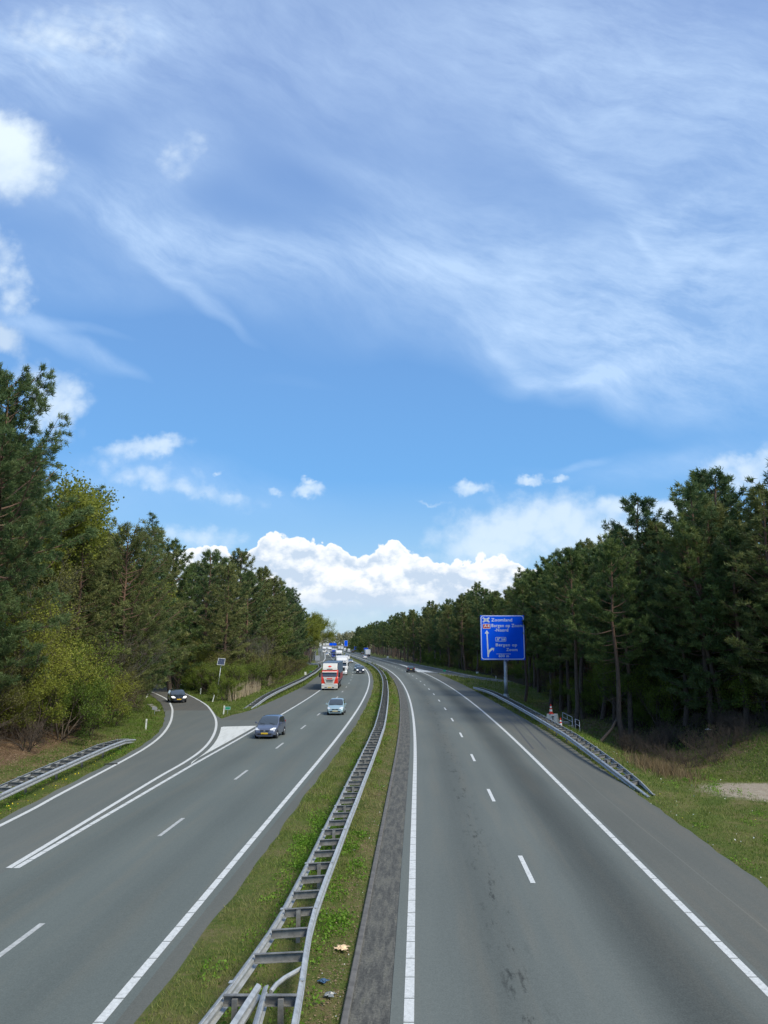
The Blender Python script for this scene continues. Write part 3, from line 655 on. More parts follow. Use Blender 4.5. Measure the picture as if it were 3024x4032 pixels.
mb.tube([(0, .05, -.3), (0, .05, .45)], .34, 16); mb.tube([(0, .05, .45), (0, .05, hp * .55)], .235, 16); mb.tube([(0, .05, hp * .55), (0, .05, hp * .56), (0, .05, Z1 - .6)], [.235, .2, .19], 16); mb.box((0, .05, .06), (.9, .9, .12)); mb.build('pole', pole_m, sign, True)
yf = -.334
put_text('Zoomland', sx(620), sx(1078), sz(366), .40, wh, sign, yf); put_text('Bergen op Zoom', sx(622), sx(1300), sz(490), .40, wh, sign, yf)
put_text('-Noord', sx(690), sx(985), sz(590), .40, wh, sign, yf); put_text('Bergen op', sx(707), sx(1170), sz(910), .38, wh, sign, yf)
put_text('Zoom', sx(930), sx(1174), sz(1013), .38, wh, sign, yf); put_text('600 m', sx(765), sx(987), sz(1147), .33, wh, sign, yf)
put_text('28', sx(825), sx(915), sz(782), .26, wh, sign, yf)
mb = MB(); mb.box(((sx(715) + sx(1028)) / 2, yf - .003, sz(1077)), (sx(1028) - sx(715), .004, .055)); mb.build('rule', wh, sign)
mb = MB(); ringplate(mb, rrect(sx(703), sx(935), sz(805), sz(712), .09), rrect(sx(703) + .05, sx(935) - .05, sz(805) + .05, sz(712) - .05, .06), yf - .006, .004); mb.build('exit_number_frame', wh, sign)
mb = MB()   # motorway exit pictogram
for P_ in ([(727, 787), (745, 787), (757, 728), (748, 728)], [(758, 787), (778, 787), (768, 728), (760, 728)], [(772, 745), (790, 728), (800, 738), (783, 752)], [(783, 722), (806, 722), (804, 745)]): plate(mb, [(sx(x), sz(z)) for x, z in P_], yf - .006, .004)
mb.build('exit_pictogram', wh, sign)
mb = MB(); plate(mb, rrect(sx(430), sx(597), sz(527), sz(420), .08), yf - .005, .004); rb = mb.build('route_shield_rim', wh, sign)
mb = MB(); plate(mb, rrect(sx(430) + .06, sx(597) - .06, sz(527) + .06, sz(420) - .06, .05), yf - .010, .004); mb.build('route_shield', red, sign)
put_text('A4', sx(455), sx(578), sz(497), .36, wh, sign, yf - .014)
mb = MB(); plate(mb, [(sx(x), sz(z)) for x, z in [(508, 632), (470, 635), (517, 560), (567, 632), (534, 632), (545, 960), (546, 1000), (590, 965), (613, 950), (588, 946), (672, 946), (655, 1028), (640, 985), (600, 1010), (566, 1045), (552, 1090), (550, 1145), (522, 1145)]], yf - .006, .004); mb.build('arrow', wh, sign)
mb = MB()   # interchange symbol: a cross with curved links
def band(x0, z0, x1, z1, w): 
    d = Vector((x1 - x0, z1 - z0)).normalized(); s = Vector((-d.y, d.x)) * w / 2; plate(mb, [(x0 + s.x, z0 + s.y), (x0 - s.x, z0 - s.y), (x1 - s.x, z1 - s.y), (x1 + s.x, z1 + s.y)], yf - .006, .004)
band(sx(434), sz(290), sx(582), sz(378), .17); band(sx(434), sz(378), sx(582), sz(290), .15)
for cx_, cz_, a0, a1, rx, rz_ in ((508, 262, 200, 340, 60, 45), (508, 406, 20, 160, 60, 45), (415, 334, -55, 55, 45, 40), (602, 334, 125, 235, 45, 40)):
    for k in range(5):
        t0, t1 = R(a0 + (a1 - a0) * k / 5), R(a0 + (a1 - a0) * (k + 1) / 5); band(sx(cx_ + rx * math.cos(t0)), sz(cz_ - rz_ * math.sin(t0)), sx(cx_ + rx * math.cos(t1)), sz(cz_ - rz_ * math.sin(t1)), .05)
mb.build('interchange_symbol', wh, sign)
mb = MB(); mb.box(((sx(905) + sx(990)) / 2, .1, sz(1222)), (sx(990) - sx(905), .05, .17)); mb.tube([(sx(945), .1, sz(1222)), (sx(948), .12, -.2)], .045, 8); 
o = mb.build('service_post', pmat('pale_metal', (.62, .62, .66), .5, var=.1), None); o.location = sign.location
tag(o, 'slim pale post right behind the thick pole of the big blue sign', 'post')
# ---- gantry and far blue signs
def far_sign(name, label, u0, u1, v0, v1, y, leg_x=None, cat='road sign', mat=blue, legs=1, th=.08, border=True, base_z=0):
    x0, x1 = ray(u0, v0)[0] * y, ray(u1, v0)[0] * y; z1, z0 = EYE + ray(u0, v0)[1] * y, EYE + ray(u0, v1)[1] * y
    cx = (x0 + x1) / 2; r = empty(name, (cx, y, base_z), 0, label, cat); w = x1 - x0
    mb = MB(); plate(mb, rrect(-w / 2, w / 2, z0 - base_z, z1 - base_z, .08, 3), -.12, th); mb.build('panel', mat, r)
    if border: mb = MB(); ringplate(mb, rrect(-w / 2 + .03, w / 2 - .03, z0 - base_z + .03, z1 - base_z - .03, .1, 3), rrect(-w / 2 + .10, w / 2 - .10, z0 - base_z + .1, z1 - base_z - .1, .08, 3), -.126, .004); mb.build('border', wh, r)
    for k in range(legs):
        mb = MB(); lx = 0 if legs == 1 else (-.36 + .72 * k) * w; mb.tube([(lx, .0, -.3), (lx, .0, z1 - base_z - .1)], .09 if legs == 1 else .04, 8); mb.build('post', pole_m, r, True)
    return r
far_sign('direction_sign', 'tall narrow blue sign standing in the median beside the gantry', 1356, 1369, 2521.5, 2544.5, 430)
far_sign('direction_sign', 'narrow blue sign on the right verge in front of light green trees far ahead', 1395, 1403.5, 2543.5, 2559, 620)
far_sign('direction_sign', 'low wide blue sign against dark trees behind the white box truck', 1432.5, 1450, 2550.5, 2560, 500, legs=2)
far_sign('traffic_sign', 'grey back of a sign on two thin legs at the far exit on the left', 1241, 1260, 2581, 2601, 258, mat=alu, legs=2, border=False)
far_sign('traffic_sign', 'pale sign panel beside the dark trees left of the gantry', 1257.5, 1266, 2531, 2545, 400, mat=pmat('sign_pale', (.75, .75, .72), .6), border=False)
gy = 430; gx0, gx1 = ray(1268, 2542)[0] * gy, ray(1353, 2542)[0] * gy; gz = EYE + ray(1300, 2543.5)[1] * gy
gan = empty('gantry', (gx0, gy, 0), 0, 'grey steel gantry spanning the far carriageway over the queue of trucks', 'gantry')
mb = MB()
for dy in (-.4, .4):
    for dz in (-.35, .35): mb.tube([(0, dy, gz + dz), (gx1 - gx0, dy, gz + dz)], .07, 6)
for k in range(24):
    xa = (gx1 - gx0) * k / 24; xb = (gx1 - gx0) * (k + 1) / 24; s = 1 if k % 2 else -1
    for dy in (-.4, .4): mb.tube([(xa, dy, gz - .35 * s), (xb, dy, gz + .35 * s)], .035, 4)
mb.box(((gx1 - gx0) / 2, 0, gz), (gx1 - gx0, .5, .34)); mb.build('beam', pmat('gantry_steel', (.55, .53, .50), .6, var=.15), gan)
for xx_ in (0, gx1 - gx0): mb = MB(); mb.box((xx_, 0, gz / 2), (.4, .5, gz + .6)); mb.build('upright', pole_m, gan)
z_up = gz + .38
for u0, u1, m_, t_ in ((1297, 1310, blue, 2531.8), (1310.5, 1325, blue, 2531.5), (1282, 1296, pmat('sign_pale', (.8, .8, .8), .6), 2532.3), (1272.5, 1280, MATS['sign_pale'], 2533)):
    xa, xb = ray(u0, 2540)[0] * gy - gx0, ray(u1, 2540)[0] * gy - gx0; zz = EYE + ray(u0, t_)[1] * gy; mb = MB(); plate(mb, rrect(xa, xb, z_up - .1, zz, .08, 2), -.5, .08)
    o = mb.build('sign_panel', m_, gan); tag(o, 'blue panel' if m_ is blue else 'pale panel back')
tq = MB(); tq.tube([(gx1 - gx0 - .8, -.3, z_up + .35), (gx1 - gx0 - .8, .3, z_up + .35)], .42, 14); tq.build('round_panel', MATS['sign_pale'], gan)

# ================================================================== verge furniture
white_p = pmat('white_plastic', (.80, .82, .76), .5, var=.08, scale=8); green_s = pmat('green_board', (.012, .30, .17), .5); greyb = pmat('grey_board', (.36, .38, .42), .5)
def delineator(u, v, label, lean=0.0, h=.85, x=None):
    X, Y = G(u, v); zz = tz(X, Y); X, Y = G(u, v, z=zz)
    r = empty('marker_post', (X, Y, zz), 0, label, 'marker post', 'white marker posts along the ramp')
    r.rotation_euler = (0, R(lean), 0)
    mb = MB(); mb.poly([(-.06, -.03, -.2), (.06, -.03, -.2), (.06, .0, -.2), (0, .045, -.2), (-.06, .0, -.2)], (0, 0, 1), h + .2); mb.poly([(-.06, -.03, h), (.06, -.03, h), (.06, .02, h), (-.06, .02, h)], (0, .02, .03), 1.0); mb.build('post', white_p, r)
    mb = MB(); mb.box((0, -.034, h - .2), (.055, .008, .14)); mb.build('reflector', pmat('reflector', (.45, .46, .47), .3), r); return r
delineator(592, 2680, 'small white marker post farthest round the bend behind the ramp')
delineator(702, 2704.6, 'white marker post leaning right just behind the black car', 13)
delineator(789, 2735, 'upright white marker post on the grass between the black car and the solar panel', 3)
delineator(837, 2764.6, 'leaning white marker post in front of the two metal cabinets of the solar pole', 12)
delineator(880, 2813, 'white marker post beside the green board at the grass point', 4, .82)
delineator(576, 2748.5, 'tilted white marker post on the inside of the ramp bend by the drain slabs', 22)
delineator(574, 2874, 'white marker post beyond the end of the left guardrail', 2, .85)
def board(u, v, w, h, z0, mat, label, cat='marker board', nm='marker_board', rz=0):
    X, Y = G(u, v); zz = tz(X, Y); X, Y = G(u, v, z=zz); r = empty(nm, (X, Y, zz), rz, label, cat)
    mb = MB(); plate(mb, rrect(-w / 2, w / 2, z0, z0 + h, .03, 2), -.03, .02); mb.build('board', mat, r)
    mb = MB(); mb.tube([(0, 0, -.2), (0, 0, z0 + h * .8)], .022, 6); mb.build('post', pole_m, r); return r
r = board(896, 2812, .55, .32, .42, green_s, 'small green marker board with white rim next to a white post at the grass point')
mb = MB(); ringplate(mb, rrect(-.26, .26, .44, .72, .03, 2), rrect(-.235, .235, .465, .695, .02, 2), -.036, .004); mb.build('rim', wh, r)
board(607.6, 2813, .48, .30, .45, greyb, 'small grey board on a thin post inside the ramp bend')
board(1750, 2652, .62, .42, .45, green_s, 'small green marker board at the point where the right-hand ramp joins')
board(1202.5, 2666, .42, .62, .45, white_p, 'white rectangular board behind the guardrail left of the red truck')
board(1223, 2652, .5, .22, .3, green_s, 'little green board just above the guardrail left of the red truck')
board(1879, 2657, .55, .38, .3, white_p, 'small pale board across the joining ramp in front of dark trees')
board(1953, 2682, .12, .5, .45, white_p, 'thin white post on the far side grass next to the big blue sign')
r = empty('traffic_sign', (*G(1526.5, 2598), 0), 0, 'tiny round white sign at the tip of the far right verge', 'traffic sign')
mb = MB(); mb.tube([(0, -.04, 1.15), (0, 0, 1.15)], .42, 14); mb.build('disc', white_p, r); mb = MB(); mb.tube([(0, 0, -.2), (0, 0, 1.3)], .04, 6); mb.build('post', pole_m, r)
# ---- solar panel pole
X, Y = G(852, 2750); zz = tz(X, Y); X, Y = G(852, 2750, z=zz)
sp_ = empty('solar_panel_pole', (X, Y, zz), 0, 'leaning white pole carrying a square solar panel above two small metal cabinets', 'solar panel')
wpole = pmat('white_pole', (.74, .76, .76), .45, var=.08, scale=3)
mb = MB(); mb.tube([(0, 0, -.3), (.12, 0, 1.3)], .06, 10); mb.tube([(.12, 0, 1.3), (.50, 0, 4.55)], .042, 10); mb.build('pole', wpole, sp_, True)
M_ = Matrix.Translation((.46, -.10, 4.75)) @ Euler((R(-58), R(-4), R(4))).to_matrix().to_4x4()
mb = MB(); mb.box((0, 0, 0), (1, 1, 1)); mb.v = []; mb.f = []; mb.mi = []
def bx(mb, c, d, M): k = MB(); k.box((0, 0, 0), d); mb.add([M @ (Vector(v) + Vector(c)) for v in k.v], k.f)
bx(mb, (0, 0, 0), (.88, .92, .03), M_ @ Matrix.Rotation(R(90 + 30), 4, 'X')) if False else None
Mp = Matrix.Translation((.48, -.06, 4.66)) @ Euler((R(62), R(5), R(2))).to_matrix().to_4x4()
cell, T, b, o_ = base_mat('solar_cells')
tcn = T.n('ShaderNodeTexCoord').outputs['Object']; br = T.n('ShaderNodeTexBrick'); br.offset = 0; T.put(br.inputs['Vector'], T.map(tcn, scale=(1, 1, 1))); br.inputs['Scale'].default_value = 1; br.inputs['Brick Width'].default_value = .215; br.inputs['Row Height'].default_value = .14; br.inputs['Mortar Size'].default_value = .007
br.inputs['Color1'].default_value = (.018, .028, .062, 1); br.inputs['Color2'].default_value = (.022, .033, .07, 1); br.inputs['Mortar'].default_value = (.20, .22, .26, 1); T.put(b.inputs['Base Color'], br.outputs[0]); b.inputs['Roughness'].default_value = .25
fr = MB(); 
for c, d in (((0, .46, 0), (.92, .035, .04)), ((0, -.46, 0), (.92, .035, .04)), ((-.44, 0, 0), (.035, .90, .04)), ((.44, 0, 0), (.035, .90, .04))): bx(fr, c, d, Mp)
panel = MB(); k = MB(); k.box((0, 0, 0), (.86, .90, .02)); me = bpy.data.meshes.new('panel'); me.from_pydata(k.v, [], k.f); me.update()
o = link('panel', me, cell, sp_); o.matrix_local = Mp
fr.build('frame', wpole, sp_)
cab = pmat('cabinet_grey', (.50, .53, .50), .5, var=.15, scale=4)
mb = MB(); mb.bbox((.10, -.16, 1.0), (.36, .24, .58), .02); o = mb.build('cabinet', cab, sp_); mb = MB(); mb.box((.10, -.285, 1.0), (.28, .008, .48)); mb.box((.2, -.292, 1.0), (.03, .01, .08)); mb.build('door', pmat('cabinet_door', (.58, .61, .58), .5), o)
mb = MB(); mb.bbox((-.30, -.10, .74), (.34, .26, .50), .02); o = mb.build('cabinet', cab, sp_); mb = MB(); mb.box((-.30, -.235, .74), (.26, .008, .40)); mb.build('door', MATS['cabinet_door'], o)
mb = MB(); mb.box((-.02, -.08, .3), (.10, .10, .55)); mb.build('cable_duct', pmat('black_duct', (.02, .02, .02), .6), sp_)
# ---- concrete block with T, cones, tube railings
conc = pmat('pale_concrete', (.56, .55, .50), .9, var=.18, scale=5); orange = pmat('cone_red', (.72, .045, .020), .5); blackp = pmat('black_paint', (.02, .02, .02), .6)
X, Y = 15.05, 70.8; zz = tz(X, Y); blk = empty('concrete_block', (X, Y, zz), R(-24), 'pale concrete block marked T behind the right guardrail with a traffic cone on top', 'concrete block')
mb = MB(); mb.box((0, 0, .42), (1.05, .62, .84), taper=.16); mb.build('block', conc, blk)
put_text('T', -.02, .22, .36, .30, blackp, blk, -.31, .02)
def cone(x, y, z, label):
    r = empty('traffic_cone', (x, y, z), .2, label, 'traffic cone', 'red and white traffic cones behind the right guardrail')
    def ring(z0, z1, mat, nm):
        f = lambda q: .165 - .125 * (q - .04) / .78
        mb = MB(); mb.tube([(0, 0, z0), (0, 0, z1)], [f(z0), f(z1)], 16); mb.build(nm, mat, r, False)
    mb = MB(); mb.bbox((0, 0, .02), (.42, .42, .04), .015); mb.build('base', orange, r)
    ring(.04, .22, orange, 'body'); ring(.22, .40, white_p, 'band'); ring(.40, .52, orange, 'body'); ring(.52, .66, white_p, 'band'); ring(.66, .84, orange, 'body'); return r
cone(X - .12, Y, zz + .84, 'red and white traffic cone standing on top of the pale concrete block')
X2, Y2 = 14.95, 67.2; cone(X2, Y2, tz(X2, Y2), 'red and white traffic cone on the grass just right of the concrete block')
def railing(p0, p1, h0, h1, label, mid=True):
    (x0, y0), (x1, y1) = p0, p1; z0, z1 = tz(x0, y0), tz(x1, y1); r = empty('tube_railing', (x1, y1, z1), 0, label, 'railing')
    a_ = Vector((x0 - x1, y0 - y1, z0 - z1)); 
    mb = MB(); T0 = a_ + Vector((0, 0, h0)); T1 = Vector((0, 0, h1)); d = (T1 - T0); mb.tube([T0, T0 + d * .9, T1 + Vector((0, 0, -.02)), T1 + Vector((0, 0, -.12))], .022, 8)
    mb.tube([T0 + Vector((0, 0, -.42)), T1 + Vector((0, 0, -.42))], .018, 8); mb.build('rail', MATS['pale_metal'], r, True)
    for p, h in ((a_, h0), (Vector((0, 0, 0)), h1 - .1)): mb = MB(); mb.tube([p + Vector((0, 0, -.3)), p + Vector((0, 0, h))], .022, 8); mb.build('post', MATS['pale_metal'], r, True)
    if mid: mb = MB(); mb.tube([T0 + d * .5 + Vector((0, 0, -.42)), T0 + d * .5], .02, 6); mb.build('baluster', wpole, r)
railing((16.75, 74.3), (16.85, 71.0), 1.0, 1.0, 'white tube railing with two rails behind the concrete block')
railing((16.85, 69.9), (16.9, 68.6), .95, .95, 'short white tube railing nearer the ditch, right of the larger one', False)
mb = MB(); mb.bbox((16.2, 72.0, tz(16.2, 72) + .1), (1.2, .5, .22), .03, .3); mb.bbox((16.6, 70.6, tz(16.6, 70.6) + .1), (.5, .35, .25), .03, .1)
tag(mb.build('culvert_head', pmat('old_concrete', (.26, .25, .22), .9, var=.3, scale=5)), 'low mossy concrete culvert head at the foot of the white tube railings', 'culvert')
# ---- drain slabs inside the ramp bend
mb = MB()
for i, (x, y) in enumerate(((-23.5, 83.5), (-24.6, 86.2), (-25.6, 88.8), (-26.6, 91.2))): mb.bbox((x - .4, y, .03), (.55, .62, .12), .02, .35 + .1 * i)
tag(mb.build('drain_slabs', MATS['old_concrete']), 'row of pale broken drain slabs on the inside edge of the ramp bend', 'drain')
# ---- litter and stones
rs = random.Random(3)
def rag(name, label, x, y, z, s, mat, cat, seed):
    r_ = random.Random(seed); bm = bmesh.new(); bmesh.ops.create_grid(bm, x_segments=7, y_segments=7, size=s)
    for v in bm.verts:
        d = v.co.length / s; v.co.x *= 1 + r_.uniform(-.28, .28); v.co.y *= 1 + r_.uniform(-.28, .28); v.co.z = s * (r_.uniform(0, .55) * (1.15 - d))
    me = bpy.data.meshes.new(name); bm.to_mesh(me); bm.free(); me.transform(Matrix.Rotation(r_.uniform(0, 6), 4, 'Z')); o = link(name, me, mat); o.location = (x, y, z + .02)
    sol = o.modifiers.new('t', 'SOLIDIFY'); sol.thickness = .004; tag(o, label, cat)
X, Y = G(1345, 3743); rag('paper_litter', 'crumpled orange and white paper lying in the grass between guardrail and gutter', X, Y, tz(X, Y) + .03, .14, pmat('orange_paper', (.80, .55, .33), .8, var=.35, scale=14), 'litter', 1)
X, Y = G(1272, 3872); rag('plastic_litter', 'dark blue plastic scrap in the grass right of the guardrail near the bottom', X, Y, tz(X, Y) + .03, .09, pmat('blue_plastic', (.04, .09, .16), .35), 'litter', 2)
X, Y = G(1300, 3925); rag('plastic_litter', 'greyish clear plastic film in the grass below the blue scrap', X, Y, tz(X, Y) + .03, .10, pmat('grey_film', (.22, .23, .22), .3), 'litter', 4)
for (u, v), lb in (((633, 2681), 'pale crumpled bag at the foot of the shrubs beyond the ramp'), ((713, 2698), 'small white scrap beside the leaning marker post'), ((2790, 2876), 'white scrap lying on the brown forest floor at the right')):
    X, Y = G(u, v); zz = tz(X, Y); X, Y = G(u, v, z=zz); rag('litter', lb, X, Y, zz + .05, (.24 if u < 2000 else .20), white_p, 'litter', int(u))
# concrete rubber strip lying at the ramp edge
mb = MB(); mb.box((0, 0, .03), (.75, .12, .05), .2); o = mb.build('rubber_strip', blackp); o.location = (*G(437, 3010), .0); tag(o, 'dark rubber strip lying at the left edge of the ramp', 'debris')

# ================================================================== vehicles (local frame: +y = front, origin on the road under the middle)
def paint(name, col, rough=.28, metal=.25): return pmat('paint_' + name, col, rough, metal=metal, coat=.6, var=.04, scale=1.5)
glass_m = pmat('car_glass', (.050, .062, .066), .05, spec=1.0, coat=.8); tyre_m = pmat('tyre', (.018, .018, .018), .85); rim_m = pmat('rim', (.42, .43, .44), .35, metal=.8)
trim_m = pmat('black_trim', (.022, .022, .024), .6); lamp_m = pmat('lamp_glass', (.72, .75, .78), .12, spec=.8); lit_m = pmat('lit_headlamp', (.9, .9, .9), .2, emit=((1, .98, .92), 1.1))
tail_m = pmat('tail_lamp', (.35, .012, .012), .25); chrome = pmat('chrome', (.60, .61, .62), .18, metal=.9); plate_y = pmat('plate_yellow', (.78, .50, .03), .5); plate_w = pmat('plate_white', (.72, .74, .74), .5)
def wheel(root, x, y, r, w):
    side = 1 if x > 0 else -1; mb = MB(); mb.tube([(x - w / 2, y, r), (x - w * .42, y, r), (x + w * .42, y, r), (x + w / 2, y, r)], [r * .93, r, r, r * .93], 18)
    o = mb.build('wheel', tyre_m, root); q = MB(); q.tube([(x + side * (w / 2 - .01), y, r), (x + side * (w / 2 + .008), y, r)], [r * .64, r * .60], 14)
    for k in range(5):
        t = 2 * math.pi * k / 5; q.box((x + side * (w / 2 + .014), y + math.cos(t) * r * .3, r + math.sin(t) * r * .3), (.012, .05, r * .55), M=Matrix.Rotation(-t + R(90), 4, 'X'))
    q.build('rim', rim_m, o)
def car(name, label, cat, x, y, rz, L=3.6, Wd=1.65, H=1.5, pm=None, style='hatch', front=True, lit=False, driver=False, plate=None, group=None, grille=True):
    root = empty(name, (x, y, .006), rz, label, cat, group)
    P_ = {'hatch': [(0, .50), (.015, .62), (.05, .70), (.13, .77), (.24, .86), (.27, .90), (.36, 1.14), (.46, 1.38), (.52, 1.45), (.62, 1.49), (.78, 1.48), (.88, 1.42), (.93, 1.25), (.975, .98), (.99, .75), (1, .5)],
          'sedan': [(0, .48), (.015, .60), (.05, .68), (.15, .78), (.28, .88), (.31, .92), (.38, 1.12), (.46, 1.33), (.52, 1.40), (.64, 1.42), (.74, 1.36), (.82, 1.18), (.88, 1.02), (.97, .97), (.99, .8), (1, .5)],
          'suv': [(0, .60), (.012, .80), (.04, .92), (.12, .99), (.23, 1.06), (.26, 1.10), (.33, 1.32), (.40, 1.55), (.46, 1.62), (.6, 1.66), (.8, 1.64), (.90, 1.58), (.95, 1.35), (.98, 1.1), (.993, .8), (1, .6)],
          'van': [(0, .60), (.01, .78), (.04, .95), (.09, 1.12), (.15, 1.25), (.17, 1.30), (.21, 1.62), (.26, 1.98), (.30, 2.10), (.4, 2.15), (.8, 2.15), (.97, 2.12), (.985, 1.95), (.992, 1.4), (.996, .9), (1, .6)]}[style]
    href = {'hatch': 1.49, 'sedan': 1.42, 'suv': 1.66, 'van': 2.15}[style]; k = H / href
    ts = sorted(set([p[0] for p in P_] + [.19, .57, .70]))
    tt = np.array([p[0] for p in P_]); hh = np.array([p[1] for p in P_]) * k
    belt = {'hatch': .95, 'sedan': .93, 'suv': 1.12, 'van': 1.35}[style] * k; cowl = P_[5][0]; rf = P_[8][0]; rb_ = {'hatch': .88, 'sedan': .74, 'suv': .90, 'van': .97}[style]; rt = {'hatch': .975, 'sedan': .88, 'suv': .98, 'van': .985}[style]
    NP = 11; V = []; hw = Wd / 2; zb0 = .20 if style != 'suv' else .27
    for t in ts:
        z = float(np.interp(t, tt, hh)); e = max(0, 1 - t / .10); e2 = max(0, (t - .92) / .08); w = hw * (1 - .14 * e ** 2 - .09 * e2 ** 2); yy_ = L * (.5 - t)
        up = z > belt + .04; zb_ = zb0 + .03 * max(e, e2)
        if up:
            f_ = min(1, (z - belt) / (H - belt)); wr = w * (1 - .20 * f_)
            S = [(w * .80, zb_), (w * .97, zb_ + .08), (w, zb_ + .28), (w * .995, belt - .16), (w * .975, belt - .02), (w * .955, belt + .01), (wr + .01, z - .10 * f_), (wr - .05, z - .03 * f_), (wr * .72, z), (wr * .35, z + .012), (0, z + .018)]
        else:
            S = [(w * .80, zb_), (w * .97, zb_ + .08), (w, min(zb_ + .28, z - .14)), (w * .995, z - .12), (w * .975, z - .07), (w * .94, z - .035), (w * .90, z - .02), (w * .84, z - .008), (w * .65, z), (w * .3, z + .012), (0, z + .016)]
        V.append([(a, yy_, b_) for a, b_ in S] + [(-a, yy_, b_) for a, b_ in reversed(S[:-1])])
    m = 2 * NP - 1; parts = {'body': MB(), 'windscreen': MB(), 'side_window': MB(), 'side_window2': MB(), 'rear_window': MB(), 'sill': MB()}
    for i in range(len(ts) - 1):
        tm = (ts[i] + ts[i + 1]) / 2; z0 = V[i][NP - 1][2]; z1 = V[i + 1][NP - 1][2]
        for j in range(m - 1):
            jj = j if j < NP - 1 else m - 2 - j; key = 'body'
            if jj >= 7 and cowl <= tm < rf - .001 and z1 > belt: key = 'windscreen'
            elif jj >= 7 and rb_ <= tm < rt and style != 'van': key = 'rear_window'
            elif jj == 5 and cowl + .07 < tm < (rb_ - .0 if style != 'van' else .36) and min(z0, z1) > belt + .12: key = 'side_window' if j < NP - 1 else 'side_window2'
            elif jj == 0: key = 'sill'
            parts[key].add([V[i][j], V[i][j + 1], V[i + 1][j + 1], V[i + 1][j]], [(0, 1, 2, 3)])
    parts['body'].add(V[0], [tuple(range(m))]); parts['body'].add(V[-1], [tuple(range(m))])
    parts['body'].add([V[i][0] for i in (0, -1)] + [V[i][m - 1] for i in (-1, 0)], [(0, 1, 2, 3)])
    for key, mb in parts.items():
        if not mb.v: continue
        nm = key.replace('2', ''); o = mb.build(nm, pm if key == 'body' else trim_m if key == 'sill' else glass_m, root, True)
        bm = bmesh.new(); bm.from_mesh(o.data); bmesh.ops.remove_doubles(bm, verts=bm.verts, dist=.0008); bmesh.ops.recalc_face_normals(bm, faces=bm.faces[:]); bm.to_mesh(o.data); bm.free()
    r = .30 if style in ('hatch', 'sedan') else .35
    if L < 3.7: r = .285
    yf_, yb_ = L * .5 - L * .19, -L * .5 + L * .17
    for yw in (yf_, yb_):
        for s in (1, -1):
            mb = MB(); mb.tube([(s * (hw - .10), yw, r + .02), (s * (hw + .004), yw, r + .02)], r * 1.17, 16); mb.build('wheel_arch', trim_m, root)
            wheel(root, s * (hw - .085), yw, r, .19)
    F_ = L * .5; zf_ = float(np.interp(.02, tt, hh)); lm = lit_m if lit else lamp_m
    for s in (1, -1):   # head lamps: wedge-shaped, wrapping into the wing
        z_ = zf_ + (.0 if style != 'van' else .05); mb = MB()
        A_ = [(s * hw * .48, F_ - .005, z_ - .03), (s * hw * .86, F_ - .10, z_ - .05), (s * hw * .93, F_ - .42, z_ + .10), (s * hw * .74, F_ - .30, z_ + .12), (s * hw * .50, F_ - .05, z_ + .055)]
        B_ = [(a * 1.03, b_ + .03, c_ + .035) for a, b_, c_ in A_]; mb.add(A_ + B_, [(0, 1, 2, 3, 4), (9, 8, 7, 6, 5)] + [(i, (i + 1) % 5, 5 + (i + 1) % 5, 5 + i) for i in range(5)]); mb.build('headlight', lm, root)
        mb = MB(); zt_ = H * .62 if style != 'sedan' else H * .62
        mb.bbox((s * hw * .80, -F_ + .05, zt_), (.22, .12, .26), .02); mb.build('tail_light', tail_m, root)
        mb = MB(); yc = L * (.5 - cowl - .06); mb.tube([(s * (hw - .03), yc, belt + .03), (s * (hw + .06), yc, belt + .06)], .022, 6); mb.bbox((s * (hw + .13), yc, belt + .09), (.17, .10, .13), .025); mb.build('mirror', pm, root)
        mb = MB(); mb.box((s * (hw + .002), L * .02, belt - .16), (.022, .15, .03)); mb.build('door_handle', pm, root)
        mb = MB(); mb.tube([(s * hw * .74, F_ - .06, .33), (s * hw * .74, F_ - .005, .33)], .05, 10); mb.build('fog_lamp', lamp_m, root)
    if grille:
        mb = MB(); mb.box((0, F_ - .012, zf_ - .06), (Wd * .40, .05, .085))
        for k_ in (-1, 0, 1): mb.box((0, F_ + .014, zf_ - .06 + k_ * .028), (Wd * .40, .012, .008))
        mb.build('grille', trim_m, root); mb = MB(); mb.box((0, F_ + .02, zf_ - .055), (.13, .02, .085)); mb.build('badge', chrome, root)
    mb = MB(); mb.bbox((0, F_ - .02, .34), (Wd * .62, .07, .15), .02); mb.build('air_intake', trim_m, root)
    mb = MB(); mb.bbox((0, F_ + .005, .235), (Wd * .74, .06, .05), .015); mb.build('bumper_lip', pm if style == 'hatch' else trim_m, root)
    mb = MB(); mb.box((0, F_ + .022, .42), (.52, .012, .11)); mb.build('number_plate', plate or plate_y, root)
    mb = MB(); mb.box((0, -F_ - .010, H * .48), (.52, .012, .11)); mb.build('number_plate', plate or plate_y, root)
    mb = MB(); mb.bbox((0, -F_ + .0, .33), (Wd * .80, .06, .14), .02); mb.build('rear_bumper_insert', trim_m, root)
    mb = MB()   # wipers
    for s in (-.35, .15): mb.tube([(s * Wd * .9, L * (.5 - cowl) - .02, belt + .02), (s * Wd * .9 + .42, L * (.5 - cowl) - .12, belt + .08)], .010, 4)
    mb.build('wiper', trim_m, root)
    if driver:
        mb = MB(); mb.tube([(hw * .45, L * .02, belt - .1), (hw * .45, L * .02, belt + .08), (hw * .45, L * .02, belt + .17), (hw * .45, L * .02, belt + .27)], [.2, .06, .09, .05], 8); mb.build('seat_headrest', trim_m, root)
    return root
